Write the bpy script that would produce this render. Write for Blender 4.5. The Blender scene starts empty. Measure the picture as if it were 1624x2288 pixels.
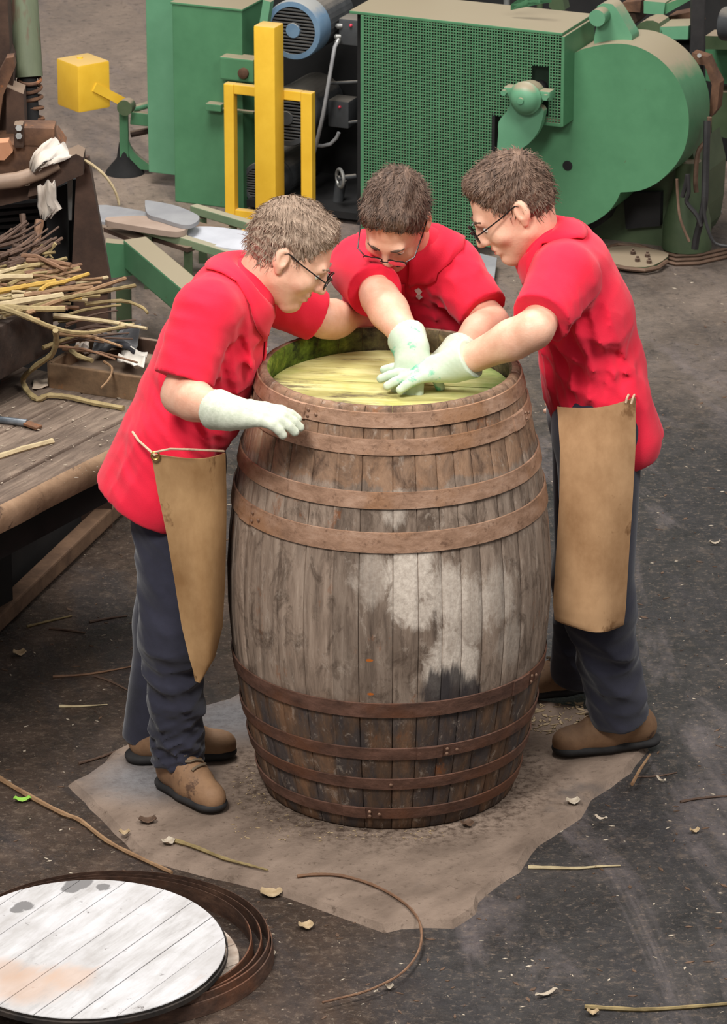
import bpy, bmesh, math, random
import numpy as np
from mathutils import Vector, Matrix
C = bpy.context.scene.collection
R = math.radians
random.seed(7); RNG = np.random.default_rng(7)

# ------------------------------------------------------------ camera, world, lights, exposure
F_PX, PITCH = 9800.0, R(20.5)
CAM = Vector((-0.065, -10.35, 4.6))
cam_d = bpy.data.cameras.new('camera'); cam = bpy.data.objects.new('camera', cam_d); C.objects.link(cam)
cam.location = CAM; cam.rotation_euler = (math.pi/2-PITCH, 0, 0)
cam_d.sensor_fit = 'AUTO'; cam_d.sensor_width = 36; cam_d.lens = 36*F_PX/2288
cam_d.clip_start = .5; cam_d.clip_end = 120
cam_d.dof.use_dof = True; cam_d.dof.focus_distance = 11.2; cam_d.dof.aperture_fstop = 20
sc = bpy.context.scene; sc.camera = cam
world = bpy.data.worlds.new('world'); sc.world = world; world.use_nodes = True
world.node_tree.nodes['Background'].inputs[0].default_value = (1.0, .965, .93, 1)
world.node_tree.nodes['Background'].inputs[1].default_value = .38
def area(name, loc, aim, size, watts, col=(1, 1, 1)):
    l = bpy.data.lights.new(name, 'AREA'); l.shape = 'DISK'; l.size = size; l.energy = watts; l.color = col
    o = bpy.data.objects.new(name, l); C.objects.link(o); o.location = loc
    o.rotation_euler = (Vector(aim)-Vector(loc)).to_track_quat('-Z', 'Y').to_euler()
area('offscreen_lamp', (-1.7, -3.7, 5.3), (0.1, .2, .9), 1.6, 350, (1, .97, .93))  # key from upper front left not a roof fitting
area('offscreen_lamp', (2.7, -1.7, 5.6), (.3, .2, .9), 2.0, 200, (1, .98, .95))  # unseen fill added from the right to brighten the right man
area('offscreen_lamp', (-1.0, 2.6, 7.0), (.2, 6.5, 0), 3.0, 640, (1, .97, .93))  # unseen soft light over the rear floor and machines, no known fitting
sc.view_settings.view_transform = 'Standard'; sc.view_settings.look = 'None'
sc.view_settings.gamma = 1; sc.view_settings.use_curve_mapping = False
sc.view_settings.exposure = 0.0

# ------------------------------------------------------------ helpers
FWD = Vector((0, math.cos(PITCH), -math.sin(PITCH))); UPV = Vector((0, math.sin(PITCH), math.cos(PITCH)))
GZ = -.015                                               # floor level; the slab top is z = 0
def ray(px, py):
    return FWD + Vector((1, 0, 0))*((px-812)/F_PX) - UPV*((py-1144)/F_PX)
def at(px, py, Y=None, z=None):                          # a measured photo point at a known depth or height
    d = ray(px, py)
    t = (Y-CAM.y)/d.y if Y is not None else ((GZ if z is None else z)-CAM.z)/d.z
    return CAM + d*t
def lin(c):
    f = lambda x: x/12.92 if x <= .04045 else ((x+.055)/1.055)**2.4
    return tuple(f(x/255) for x in c)+(1,)

def tag(o, label=None, cat=None, group=None, kind=None):
    if label: o['label'] = label
    if cat: o['category'] = cat
    if group: o['group'] = group
    if kind: o['kind'] = kind
    return o
def thing(name, label, cat, loc=(0, 0, 0), rz=0, group=None):
    o = bpy.data.objects.new(name, None); C.objects.link(o); o.empty_display_size = .1
    o.location = loc; o.rotation_euler = (0, 0, rz)
    return tag(o, label, cat, group)
def root_of(o):
    while o.parent: o = o.parent
    return o
def mesh_obj(name, V, Fc, mat, parent=None, smooth=False, local=False, loc=None, label=None, kind=None, col=None, sharp=40):
    V = np.asarray(V, dtype=np.float64).reshape(-1, 3)
    if parent is not None and not local:
        r = root_of(parent); L = np.array(r.location); a = -r.rotation_euler.z
        V = V-L
        if a:
            c, s = math.cos(a), math.sin(a); V = np.stack([c*V[:, 0]-s*V[:, 1], s*V[:, 0]+c*V[:, 1], V[:, 2]], 1)
    elif parent is None:
        if loc is None: loc = np.array([*(V[:, :2].min(0)+V[:, :2].max(0))/2, V[:, 2].min()])
        V = V-np.array(loc)
    me = bpy.data.meshes.new(name)
    if isinstance(Fc, np.ndarray):
        n, m = Fc.shape
        me.vertices.add(len(V)); me.vertices.foreach_set('co', V.ravel())
        me.loops.add(n*m); me.loops.foreach_set('vertex_index', Fc.ravel().astype(np.int32))
        me.polygons.add(n); me.polygons.foreach_set('loop_start', np.arange(0, n*m, m, dtype=np.int32))
        me.update(calc_edges=True)
    else:
        me.from_pydata(V.tolist(), [], Fc); me.update()
    if smooth:
        me.polygons.foreach_set('use_smooth', np.ones(len(me.polygons), dtype=bool))
        if sharp: me.set_sharp_from_angle(angle=R(sharp))
    me.materials.append(mat)
    o = bpy.data.objects.new(name, me); C.objects.link(o)
    if parent is not None: o.parent = parent
    elif loc is not None: o.location = tuple(loc)
    if label: o['label'] = label
    if kind: o['kind'] = kind
    if col: o.color = col
    return o

def frame_of(d):
    d = Vector(d).normalized(); a = Vector((0, 0, 1)) if abs(d.z) < .9 else Vector((1, 0, 0))
    u = d.cross(a).normalized(); return d, u, u.cross(d).normalized()
class MB:
    def __init__(s): s.v = []; s.f = []
    def add(s, V, Fc):
        k = len(s.v); s.v += [tuple(p) for p in V]; s.f += [tuple(i+k for i in f) for f in Fc]; return s
    def hexa(s, P):                                     # 8 points: bottom loop 0-3, top loop 4-7
        return s.add(P, [(3, 2, 1, 0), (4, 5, 6, 7), (0, 1, 5, 4), (1, 2, 6, 5), (2, 3, 7, 6), (3, 0, 4, 7)])
    def box(s, c, size, rot=None, bev=0.0):
        c = Vector(c); x, y, z = [k/2 for k in size]
        if bev <= 0:
            P = [Vector(p) for p in [(-x, -y, -z), (x, -y, -z), (x, y, -z), (-x, y, -z), (-x, -y, z), (x, -y, z), (x, y, z), (-x, y, z)]]
            return s.hexa([c+(rot @ p if rot else p) for p in P])
        bm = bmesh.new(); bmesh.ops.create_cube(bm, size=1)
        for v in bm.verts: v.co = Vector((v.co.x*2*x, v.co.y*2*y, v.co.z*2*z))
        bmesh.ops.bevel(bm, geom=bm.edges[:], offset=bev, segments=2, affect='EDGES', profile=.6)
        V = [c+(rot @ v.co if rot else v.co) for v in bm.verts]; Fc = [[v.index for v in f.verts] for f in bm.faces]
        bm.free(); return s.add(V, Fc)
    def bar(s, p0, p1, w, h, up=(0, 0, 1), bev=0.0):    # box along a segment
        p0, p1 = Vector(p0), Vector(p1); d = (p1-p0); L = d.length; d.normalize()
        u = Vector(up).cross(d); u = u.normalized() if u.length > 1e-5 else Vector((1, 0, 0)); n = d.cross(u)
        M = Matrix((d, u, n)).transposed(); return s.box((p0+p1)/2, (L, w, h), M, bev)
    def tube(s, pts, r, n=8, closed=False):
        pts = [Vector(p) for p in pts]; N = len(pts); rs = r if hasattr(r, '__len__') else [r]*N
        rings = []; prev = None
        for i, p in enumerate(pts):
            a = pts[(i-1) % N] if closed or i > 0 else p; b = pts[(i+1) % N] if closed or i < N-1 else p
            d = (b-a).normalized()
            if prev is None: u = frame_of(d)[1]; w = d.cross(u)
            else: u = (prev-d*prev.dot(d)).normalized(); w = d.cross(u)
            prev = u
            rings.append([p+(u*math.cos(2*math.pi*k/n)+w*math.sin(2*math.pi*k/n))*rs[i] for k in range(n)])
        V = [q for rg in rings for q in rg]; Fc = []
        for i in range(N if closed else N-1):
            j = (i+1) % N
            for k in range(n): Fc.append((i*n+k, i*n+(k+1) % n, j*n+(k+1) % n, j*n+k))
        if not closed: Fc += [tuple(range(n))[::-1], tuple((N-1)*n+k for k in range(n))]
        return s.add(V, Fc)
    def cyl(s, p0, p1, r, n=20, r1=None): return s.tube([p0, p1], [r, r if r1 is None else r1], n)
    def lathe(s, prof, origin, axis, n=32, closed=False, a0=0, a1=2*math.pi):
        d, u, w = frame_of(axis); o = Vector(origin); full = abs(a1-a0-2*math.pi) < 1e-6; m = n if full else n+1
        V = [o+d*z+(u*math.cos(a0+(a1-a0)*k/n)+w*math.sin(a0+(a1-a0)*k/n))*r for r, z in prof for k in range(m)]
        Fc = []; P = len(prof)
        for i in range(P if closed else P-1):
            j = (i+1) % P
            for k in range(n): Fc.append((i*m+k, i*m+(k+1) % m, j*m+(k+1) % m, j*m+k))
        if not closed and full: Fc += [tuple(range(m))[::-1], tuple((P-1)*m+k for k in range(m))]
        if closed and not full: Fc += [tuple(i*m for i in range(P)), tuple(i*m+n for i in range(P))[::-1]]
        return s.add(V, Fc)
    def prism(s, poly, off):                            # planar polygon pushed by a vector
        n = len(poly); off = Vector(off); V = [Vector(p) for p in poly]; V += [p+off for p in V]
        return s.add(V, [tuple(range(n))[::-1], tuple(range(n, 2*n))]+[(i, (i+1) % n, n+(i+1) % n, n+i) for i in range(n)])
    def sheet(s, G, t):                                 # grid of points with thickness
        a, b = len(G), len(G[0]); G = [[Vector(p) for p in r] for r in G]; V = []; W = []
        for i in range(a):
            for j in range(b):
                du = G[min(i+1, a-1)][j]-G[max(i-1, 0)][j]; dv = G[i][min(j+1, b-1)]-G[i][max(j-1, 0)]
                n = du.cross(dv); n = n.normalized() if n.length > 1e-9 else Vector((0, 0, 1))
                V.append(G[i][j]+n*t/2); W.append(G[i][j]-n*t/2)
        k = a*b; Fc = []
        for i in range(a-1):
            for j in range(b-1):
                q = (i*b+j, (i+1)*b+j, (i+1)*b+j+1, i*b+j+1); Fc += [q, tuple(x+k for x in q[::-1])]
        rim = [j for j in range(b)]+[i*b+b-1 for i in range(1, a)]+[(a-1)*b+j for j in range(b-2, -1, -1)]+[i*b for i in range(a-2, 0, -1)]
        for x, y in zip(rim, rim[1:]+rim[:1]): Fc.append((x, y, y+k, x+k))
        return s.add(V+W, Fc)
    def build(s, name, mat, parent=None, **kw): return mesh_obj(name, s.v, s.f, mat, parent, **kw)

# ------------------------------------------------------------ materials
class NT:
    def __init__(s, name):
        s.m = bpy.data.materials.new(name); s.m.use_nodes = True; s.t = s.m.node_tree
        s.b = s.t.nodes['Principled BSDF']; s.tc = s.t.nodes.new('ShaderNodeTexCoord')
    def n(s, kind, **kw):
        o = s.t.nodes.new('ShaderNode'+kind)
        for k, v in kw.items():
            if k in o.inputs: s.set(o.inputs[k], v)
            else: setattr(o, k, v)
        return o
    def set(s, sock, v):
        if hasattr(v, 'links') or hasattr(v, 'is_linked'): s.t.links.new(v, sock)
        else: sock.default_value = v
    def co(s, scale=(1, 1, 1), kind='Object', rot=(0, 0, 0), loc=(0, 0, 0)):
        src = s.tc.outputs[kind]
        if any(rot):                                    # turn first, then stretch
            r = s.n('Mapping'); r.inputs['Rotation'].default_value = rot; s.t.links.new(src, r.inputs['Vector']); src = r.outputs[0]
        m = s.n('Mapping'); m.inputs['Scale'].default_value = scale; m.inputs['Location'].default_value = loc
        s.t.links.new(src, m.inputs['Vector']); return m.outputs[0]
    def noise(s, vec, scale=5, detail=4, rough=.6, dist=0):
        o = s.n('TexNoise', Scale=scale, Detail=detail, Roughness=rough, Distortion=dist); s.t.links.new(vec, o.inputs['Vector']); return o.outputs['Fac']
    def ramp(s, fac, stops, interp='LINEAR'):
        o = s.n('ValToRGB'); s.t.links.new(fac, o.inputs[0]); e = o.color_ramp.elements; stops = sorted(stops, key=lambda q: q[0]); o.color_ramp.interpolation = interp
        while len(e) < len(stops): e.new(.5)
        for i, (p, c) in enumerate(stops): e[i].position = p; e[i].color = c if len(c) == 4 else lin(c)
        return o.outputs[0]
    def mask(s, fac, a, b): return s.ramp(fac, [(a, (0, 0, 0, 1)), (b, (1, 1, 1, 1))])
    def mix(s, fac, a, b, mode='MIX'):
        o = s.n('Mix', data_type='RGBA', blend_type=mode)
        s.set(o.inputs[0], fac)
        for k, v in ((6, a), (7, b)): s.set(o.inputs[k], lin(v) if isinstance(v, tuple) and len(v) == 3 else v)
        return o.outputs[2]
    def math(s, op, a, b=0.0, c=None):
        o = s.n('Math', operation=op); s.set(o.inputs[0], a); s.set(o.inputs[1], b)
        if c is not None: s.set(o.inputs[2], c)
        return o.outputs[0]
    def bump(s, h, dist=.002, strength=1.0):
        o = s.n('Bump', Strength=strength, Distance=dist); s.t.links.new(h, o.inputs['Height']); s.t.links.new(o.outputs[0], s.b.inputs['Normal'])
    def sphere(s, c, r, soft=.5, sc3=(1, 1, 1), kind='Object'):   # 1 inside a soft ball
        m = s.n('Mapping', vector_type='POINT'); m.inputs['Location'].default_value = tuple(-c[i]*sc3[i] for i in range(3)); m.inputs['Scale'].default_value = sc3
        s.t.links.new(s.tc.outputs[kind], m.inputs['Vector'])
        l = s.n('VectorMath', operation='LENGTH'); s.t.links.new(m.outputs[0], l.inputs[0])
        q = s.n('MapRange', interpolation_type='SMOOTHSTEP'); s.t.links.new(l.outputs['Value'], q.inputs[0])
        q.inputs[1].default_value = r; q.inputs[2].default_value = r*(1-soft); q.inputs[3].default_value = 0; q.inputs[4].default_value = 1
        return q.outputs[0]
    def done(s, col, rough=.7, metal=0.0, spec=.4):
        s.set(s.b.inputs['Base Color'], lin(col) if isinstance(col, tuple) and len(col) == 3 else col)
        s.set(s.b.inputs['Roughness'], rough); s.b.inputs['Metallic'].default_value = metal
        s.b.inputs['Specular IOR Level'].default_value = spec
        return s.m
def simple(name, a, b=None, scale=8, stretch=(1, 1, 1), rough=.7, metal=0.0, bump=0.0, lo=.35, hi=.65, spots=None, rand=0.0, dust=None, dustlo=.55, spec=.4):
    t = NT(name); v = t.co(stretch); nz = t.noise(v, scale, 6, .65)
    col = t.ramp(nz, [(lo, a), (hi, b or a)])
    if spots:
        c, thr, ssc = spots; m = t.mask(t.noise(t.co(stretch), ssc, 5, .7), thr, thr+.06); col = t.mix(m, col, c)
    if rand:
        oi = t.n('ObjectInfo'); k = t.math('MULTIPLY_ADD', oi.outputs['Random'], rand*2, 1-rand)
        h = t.n('HueSaturation'); t.set(h.inputs['Color'], col); t.set(h.inputs['Value'], k); col = h.outputs[0]
    if dust:
        g = t.n('NewGeometry'); s3 = t.n('SeparateXYZ'); t.t.links.new(g.outputs['Normal'], s3.inputs[0])
        up = t.math('MULTIPLY_ADD', t.noise(t.co((1, 1, 1)), 9, 4), .5, s3.outputs['Z'])
        col = t.mix(t.math('MULTIPLY', t.mask(up, dustlo+.2, dustlo+.55), .85), col, dust)
    if bump: t.bump(nz, bump)
    return t.done(col, rough, metal, spec)
# ------------------------------------------------------------ floor and slab
t = NT('workshop_floor')
P = t.co(kind='Object')
big = t.noise(t.co((1, .8, 1), rot=(0, 0, .5)), 1.15, 5, .6, .4); mid = t.noise(t.co((1, .45, 1), rot=(0, 0, .6)), 4.5, 6, .65, .2); fine = t.noise(P, 60, 5, .75); speck = t.noise(P, 170, 3, .7)
sep = t.n('SeparateXYZ'); t.t.links.new(t.tc.outputs['Object'], sep.inputs[0])
dark = t.ramp(mid, [(.3, (36, 34, 34)), (.55, (56, 53, 52)), (.75, (80, 74, 72))])
brown = t.ramp(mid, [(.3, (42, 32, 25)), (.55, (68, 53, 43)), (.8, (96, 78, 65))])
dusty = t.ramp(mid, [(.25, (128, 112, 100)), (.6, (156, 138, 124)), (.85, (174, 155, 140))])
# coal dust covers the front right, brown dirt the left, pale dust the back of the hall
edge = t.math('MULTIPLY_ADD', big, 1.6, -.8)
f1 = t.math('ADD', t.math('MULTIPLY_ADD', sep.outputs['X'], -1.7, t.math('MULTIPLY', sep.outputs['Y'], -.25)), edge)
col = t.mix(t.mask(f1, .1, .6), dark, brown)
f2 = t.math('MULTIPLY', t.math('ADD', t.math('MULTIPLY', sep.outputs['Y'], .34), edge), .4)
col = t.mix(t.mask(f2, .34, .78), col, dusty)
strk = t.noise(t.co((2.3, .6, 1), rot=(0, 0, -.2)), 1.6, 7, .66, .7)
bz = t.math('MULTIPLY_ADD', t.mask(f1, .1, .6), -.85, 1); bz2 = t.math('MAXIMUM', bz, t.mask(t.math('MULTIPLY', sep.outputs['Y'], .25), .45, .8))
col = t.mix(t.math('MULTIPLY', t.math('MULTIPLY', t.mask(strk, .52, .64), .5), bz2), col, (120, 110, 110))
strk2 = t.noise(t.co((2.0, .6, 1), rot=(0, 0, -.3), loc=(3, 5, 0)), 1.4, 7, .66, .7)
far = t.mask(t.math('MULTIPLY', sep.outputs['Y'], .1), .55, .75)
col = t.mix(t.math('MULTIPLY', t.mask(strk2, .50, .62), t.math('MULTIPLY_ADD', far, -.4, .55)), col, (50, 48, 51))
grit = t.noise(P, 24, 7, .78, .4); col = t.mix(t.math('MULTIPLY', t.mask(grit, .53, .66), .55), col, t.mix(.6, col, (132, 114, 98))); col = t.mix(t.math('MULTIPLY', t.mask(grit, .46, .34), .6), col, (28, 25, 24))
col = t.mix(t.mask(fine, .56, .68), col, t.mix(.55, col, (146, 128, 112)))
col = t.mix(t.mask(fine, .42, .3), col, t.mix(.45, col, (20, 20, 22)))
col = t.mix(t.mask(speck, .68, .74), col, (160, 144, 126))
t.bump(t.math('MULTIPLY_ADD', grit, 1.5, fine), .007, .9)
M_floor = t.done(col, t.ramp(mid, [(.3, (140, 140, 140)), (.7, (215, 215, 215))]), spec=.3)
fl = MB(); fl.add([(-14, -11, GZ), (14, -11, GZ), (14, 22, GZ), (-14, 22, GZ)], [(0, 1, 2, 3)])
tag(fl.build('floor', M_floor, loc=(0, 0, GZ), label='dark dirty workshop floor with dust and coal black patches'), kind='structure')
t = NT('slab_concrete')
a = t.noise(t.co(), 3, 6, .65); b = t.noise(t.co(), 45, 6, .75); c2 = t.noise(t.co((1, .5, 1), rot=(0, 0, .7)), 9, 5, .6)
col = t.ramp(c2, [(.3, (104, 89, 78)), (.55, (130, 113, 100)), (.75, (146, 128, 114))])
col = t.mix(t.mask(b, .56, .70), col, (84, 70, 60)); col = t.mix(t.mask(a, .6, .72), col, (98, 88, 82))
for cc, rr in ((at(330, 1740, z=0), .22), (at(520, 1600, z=0), .26)):
    col = t.mix(t.math('MULTIPLY', t.sphere(cc, rr, .9), .75), col, t.ramp(b, [(.35, (96, 98, 104)), (.6, (130, 132, 136))]))
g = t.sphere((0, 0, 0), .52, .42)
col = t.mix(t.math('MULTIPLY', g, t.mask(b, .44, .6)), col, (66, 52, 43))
t.bump(b, .004)
M_slab = t.done(col, .9, spec=.2)
corners = [(168, 1745), (330, 1905), (640, 1985), (850, 2062), (1010, 2056), (1180, 1895), (1440, 1668), (1330, 1590), (900, 1500), (575, 1530), (400, 1600)]
poly = []
for i, (x, y) in enumerate(corners):                       # worn, wavy rim
    p, q = at(x, y, z=0), at(*corners[(i+1) % len(corners)], z=0)
    n = max(2, int((q-p).length/.05))
    for k in range(n):
        w = p.lerp(q, k/n); j = .008*math.sin(23*w.x+11*w.y)+random.uniform(-.006, .006); poly.append(w+Vector((j, -j, 0)))
mb = MB(); n = len(poly); cen = sum(poly, Vector())/n
out = [Vector((p.x+(p-cen).normalized().x*.03, p.y+(p-cen).normalized().y*.03, GZ-.01)) for p in poly]
mb.add(poly+out+[cen], [(2*n, i, (i+1) % n) for i in range(n)]+[(i, n+i, n+(i+1) % n, (i+1) % n) for i in range(n)])
tag(mb.build('floor_slab', M_slab, loc=(0, 0, 0), label='low worn concrete slab under the cask'), kind='structure')

# ------------------------------------------------------------ the cask
H, RB, RT, RM = 1.12, .323, .3226, .411
def rad(z):
    q = (z-H/2)/(H/2); return RM-(RM-RB)*(abs(q)**1.75)
t = NT('stave_oak')
oi = t.n('ObjectInfo')
g1 = t.noise(t.co((1, 1, .09)), 46, 6, .7, .4); g2 = t.noise(t.co((1, 1, .35)), 9, 6, .7, .5); g3 = t.noise(t.co(), 95, 4, .7); g4 = t.noise(t.co((1, 1, .6)), 17, 6, .72, .8)
col = t.mix(.85, t.ramp(g1, [(.25, (84, 71, 62)), (.5, (134, 117, 104)), (.72, (162, 145, 131))]), oi.outputs['Color'], 'MULTIPLY')
col = t.mix(t.math('MULTIPLY', t.mask(g2, .5, .66), .5), col, (152, 136, 122))
col = t.mix(t.math('MULTIPLY', t.mask(g4, .49, .36), .7), col, (74, 60, 50))
col = t.mix(t.mask(t.noise(t.co((1, 1, .22), loc=(4, 1, 2)), 15, 5, .7, .6), .69, .76), col, (46, 37, 31))
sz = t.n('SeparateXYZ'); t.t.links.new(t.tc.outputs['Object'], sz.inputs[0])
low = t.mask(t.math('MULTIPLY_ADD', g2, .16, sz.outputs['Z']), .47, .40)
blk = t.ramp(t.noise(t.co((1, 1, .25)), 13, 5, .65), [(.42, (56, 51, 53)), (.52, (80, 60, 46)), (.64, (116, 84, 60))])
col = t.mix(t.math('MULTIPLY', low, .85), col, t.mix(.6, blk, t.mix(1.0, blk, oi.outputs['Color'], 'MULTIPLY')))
topm = t.mask(t.math('MULTIPLY_ADD', g2, .12, sz.outputs['Z']), .99, 1.08)
col = t.mix(t.math('MULTIPLY', topm, .7), col, t.ramp(g4, [(.35, (84, 62, 48)), (.55, (140, 106, 80)), (.7, (168, 130, 100))]))
rust = t.noise(t.co((1, 1, .5), loc=(2, 2, 2)), 10, 6, .7)
col = t.mix(t.math('MULTIPLY', t.mask(rust, .61, .7), .75), col, (134, 78, 38))
# lime-washed splashes
def front(px, py):                                          # a photo point on the cask's front
    d = ray(px, py); b0, c0 = None, None
    lo_, hi_ = 8.0, 12.4
    best = None
    for k in range(440):
        q = CAM+d*(lo_+k*.01)
        if 0 < q.z < H and math.hypot(q.x, q.y) < rad(q.z): best = q; break
    return best or CAM+d*11
wn = t.noise(t.co((1, 1, .55)), 21, 8, .78, .9)
fleck = t.mask(t.noise(t.co((1, 1, .6), loc=(7, 3, 1)), 34, 6, .75, .5), .57, .68)
col = t.mix(t.math('MULTIPLY', fleck, .5), col, (176, 162, 148))
for (px, py, rr, st) in ((915, 1290, .085, 1.0), (905, 1340, .065, .95), (940, 1375, .05, .9), (1000, 1330, .085, .85), (1045, 1370, .10, .6), (985, 1500, .075, 1.0), (1035, 1490, .065, .95), (1000, 1440, .05, .7), (830, 1290, .07, .45), (940, 1250, .06, .7), (880, 1140, .05, .6), (1110, 1330, .09, .5), (1140, 1440, .07, .35)):
    s0 = t.sphere(front(px, py), rr*1.25, 1.0, (1, 1, .7))
    m = t.mask(t.math('ADD', t.math('MULTIPLY', s0, .9), t.math('MULTIPLY_ADD', wn, 1.5, -.75)), .30, .62)
    col = t.mix(t.math('MULTIPLY', m, st*.9), col, t.ramp(g3, [(.3, (176, 162, 149)), (.7, (222, 210, 196))]))
for (px, py, rr) in ((1010, 1545, .05), (975, 1545, .045), (1050, 1555, .04)):
    m = t.mask(t.math('MULTIPLY_ADD', t.sphere(front(px, py), rr*1.5, 1.0, (1, 1, .55)), .7, t.math('MULTIPLY', g1, 1.0)), .72, .9)
    col = t.mix(t.math('MULTIPLY', m, .85), col, (50, 46, 48))
for (px, py, rr) in ((826, 1473, .022), (828, 1548, .022)):
    m = t.mask(t.math('MULTIPLY_ADD', t.sphere(front(px, py), rr, .9, (1, 1, 2.2)), .6, t.math('MULTIPLY', g3, .4)), .5, .6); col = t.mix(m, col, (176, 96, 34))
t.bump(g1, .004, .9)
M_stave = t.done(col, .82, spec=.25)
t = NT('stave_inside'); a = t.noise(t.co(), 12, 6, .7); ang = t.n('SeparateXYZ'); t.t.links.new(t.tc.outputs['Object'], ang.inputs[0])
col = t.ramp(a, [(.36, (40, 36, 26)), (.55, (96, 84, 62)), (.7, (150, 136, 92))])
moss = t.mask(t.math('MULTIPLY_ADD', a, .35, t.math('MULTIPLY', ang.outputs['X'], -1.0)), .18, .36)
col = t.mix(t.math('MULTIPLY', moss, .8), col, t.ramp(a, [(.38, (28, 40, 8)), (.55, (92, 118, 28)), (.7, (150, 165, 60))]))
M_inside = t.done(col, .85, spec=.2)

cask = thing('cask', 'large weathered oak cask with rusty hoops standing upright on the slab', 'barrel', (0, 0, 0))
EDGES = [-20.7, -11, 1.0, 9.8, 18.3, 25.7, 33.7, 44, 53, 64, 73, 84, 96, 106, 118, 131, 143, 155, 168, 181, 193, 205, 217, 229, 242, 253, 265, 277, 287, 297, 307, 317, 328.5, 339.3]
ZL = [0, .006, .03, .1, .2, .3, .4, .5, .6, .7, .8, .9, 1.0, 1.09, 1.113, 1.12]
def stave(a0, a1, tone):
    mb = MB(); gap = .0005; V = []; K = 4
    for i, z in enumerate(ZL):
        ro = rad(z)-(0.005 if i in (0, len(ZL)-1) else 0)
        ri = rad(z)-.030+(.012 if i == len(ZL)-1 else .004 if i == len(ZL)-2 else 0)
        A0, A1 = a0+gap/ro, a1-gap/ro; e = .0022/ro
        ro += tone[3]
        for (aa, rr) in [(A0, ro-.003), (A0+e, ro-.0007)]+[(A0+e+(A1-A0-2*e)*k/K, ro) for k in range(1, K)]+[(A1-e, ro-.0007), (A1, ro-.003), (A1, ri), ((A0+A1)/2, ri), (A0, ri)]:
            V.append((rr*math.sin(aa), -rr*math.cos(aa), z))
    m = len(V)//len(ZL); Fc = []
    for i in range(len(ZL)-1):
        for k in range(m): Fc.append((i*m+k, i*m+(k+1) % m, (i+1)*m+(k+1) % m, (i+1)*m+k))
    Fc += [tuple(range(m))[::-1], tuple((len(ZL)-1)*m+k for k in range(m))]
    mb.add(V, Fc)
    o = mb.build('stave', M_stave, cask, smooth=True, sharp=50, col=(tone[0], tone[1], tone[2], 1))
    o.data.materials.append(M_inside)
    for p in o.data.polygons:
        k = p.index % m
        if p.index < (len(ZL)-1)*m and k in (m-3, m-2) and p.center.z > .9: p.material_index = 1
TONES = {0: .74, 1: .72, 2: .84, 3: .76, 4: .9, 5: .84, 6: 1.0, 33: 1.05, 32: 1.12, 31: 1.1, 30: 1.06, 29: 1.0}
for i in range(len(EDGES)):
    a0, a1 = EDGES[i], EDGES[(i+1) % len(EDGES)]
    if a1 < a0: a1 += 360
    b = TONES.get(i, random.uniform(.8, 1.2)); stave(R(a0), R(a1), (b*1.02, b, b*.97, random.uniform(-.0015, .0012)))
def hoopmat(name, a, b, c, rustc):
    t = NT(name); n1 = t.noise(t.co((1, 1, 2.5)), 14, 6, .7); n2 = t.noise(t.co((1, 1, 1)), 55, 5, .7); n3 = t.noise(t.co(), 5, 4, .6)
    col = t.ramp(n1, [(.3, a), (.52, b), (.72, c)]); col = t.mix(t.math('MULTIPLY', t.mask(n3, .52, .66), .6), col, rustc)
    col = t.mix(t.math('MULTIPLY', t.mask(n2, .56, .7), .6), col, (84, 56, 40)); t.bump(n2, .0015)
    return t.done(col, .62, .25, .4)
M_hoopA = hoopmat('hoop_tan', (122, 92, 72), (160, 126, 103), (182, 150, 128), (150, 106, 70))
M_hoopB = hoopmat('hoop_dark', (70, 50, 42), (102, 74, 62), (128, 94, 80), (112, 70, 46))
hoops = [(1.091, .036, M_hoopA), (1.027, .038, M_hoopA), (.8995, .041, M_hoopA), (.7965, .051, M_hoopA), (.3555, .041, M_hoopB), (.230, .034, M_hoopB), (.141, .032, M_hoopB), (.052, .032, M_hoopB)]
M_rivet = simple('rivet_iron', (120, 92, 76), (150, 120, 100), 30, rough=.55, metal=.4)
HOOPS_ADJ = {}
for hi, (zc, w, m) in enumerate(hoops):
    z0, z1 = zc-w/2, zc+w/2; prof = [(rad(z0)+.0005, z0), (rad(z0)+.0045, z0+.0008), (rad(z1)+.0045, z1-.0008), (rad(z1)+.0005, z1)]
    mb = MB(); mb.lathe(prof, (0, 0, 0), (0, 0, 1), 96, closed=True)
    ho = mb.build('hoop', m, cask, smooth=True)
    la = R([-38, 70, 140, -60, 60, 20, 0.5, -10][hi])     # lap joint with its rivets
    mb = MB(); mb.lathe([(r+.0035, z) for r, z in prof], (0, 0, 0), (0, 0, 1), 10, closed=True, a0=0, a1=.17)
    d, u, wv = frame_of((0, 0, 1)); base = math.atan2(u.y, u.x); rot = (la-math.pi/2)-base; c_, s_ = math.cos(rot), math.sin(rot)
    if hi not in (6,): mb.v = [(c_*x-s_*y, s_*x+c_*y, z) for x, y, z in mb.v]; mb.build('hoop_lap', m, ho, smooth=True)
    rv = MB()
    for k in ((.03, -.2), (.03, .2), (.10, 0)) if hi != 6 else ((0, 0),):
        aa = la-math.pi/2+k[0]; zz = zc+k[1]*w; rr = rad(zz)+(.008 if hi != 6 else .0045)
        q = Vector((rr*math.cos(aa), rr*math.sin(aa), zz)); n_ = Vector((math.cos(aa), math.sin(aa), 0))
        rv.lathe([(.0045, 0), (.0042, .002), (.0022, .0035)], q, n_, 8)
    rv.build('rivet', M_rivet, ho, smooth=True)
t = NT('head_limed'); a = t.noise(t.co((.22, 1.6, 1), rot=(0, 0, .12)), 14, 6, .7, .3); b = t.noise(t.co(), 6, 5, .65); c2 = t.noise(t.co(), 60, 4, .7)
col = t.ramp(a, [(.28, (128, 120, 82)), (.45, (176, 168, 104)), (.62, (202, 196, 140))])
col = t.mix(t.math('MULTIPLY', t.mask(b, .52, .66), .55), col, (160, 168, 82))
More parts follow.
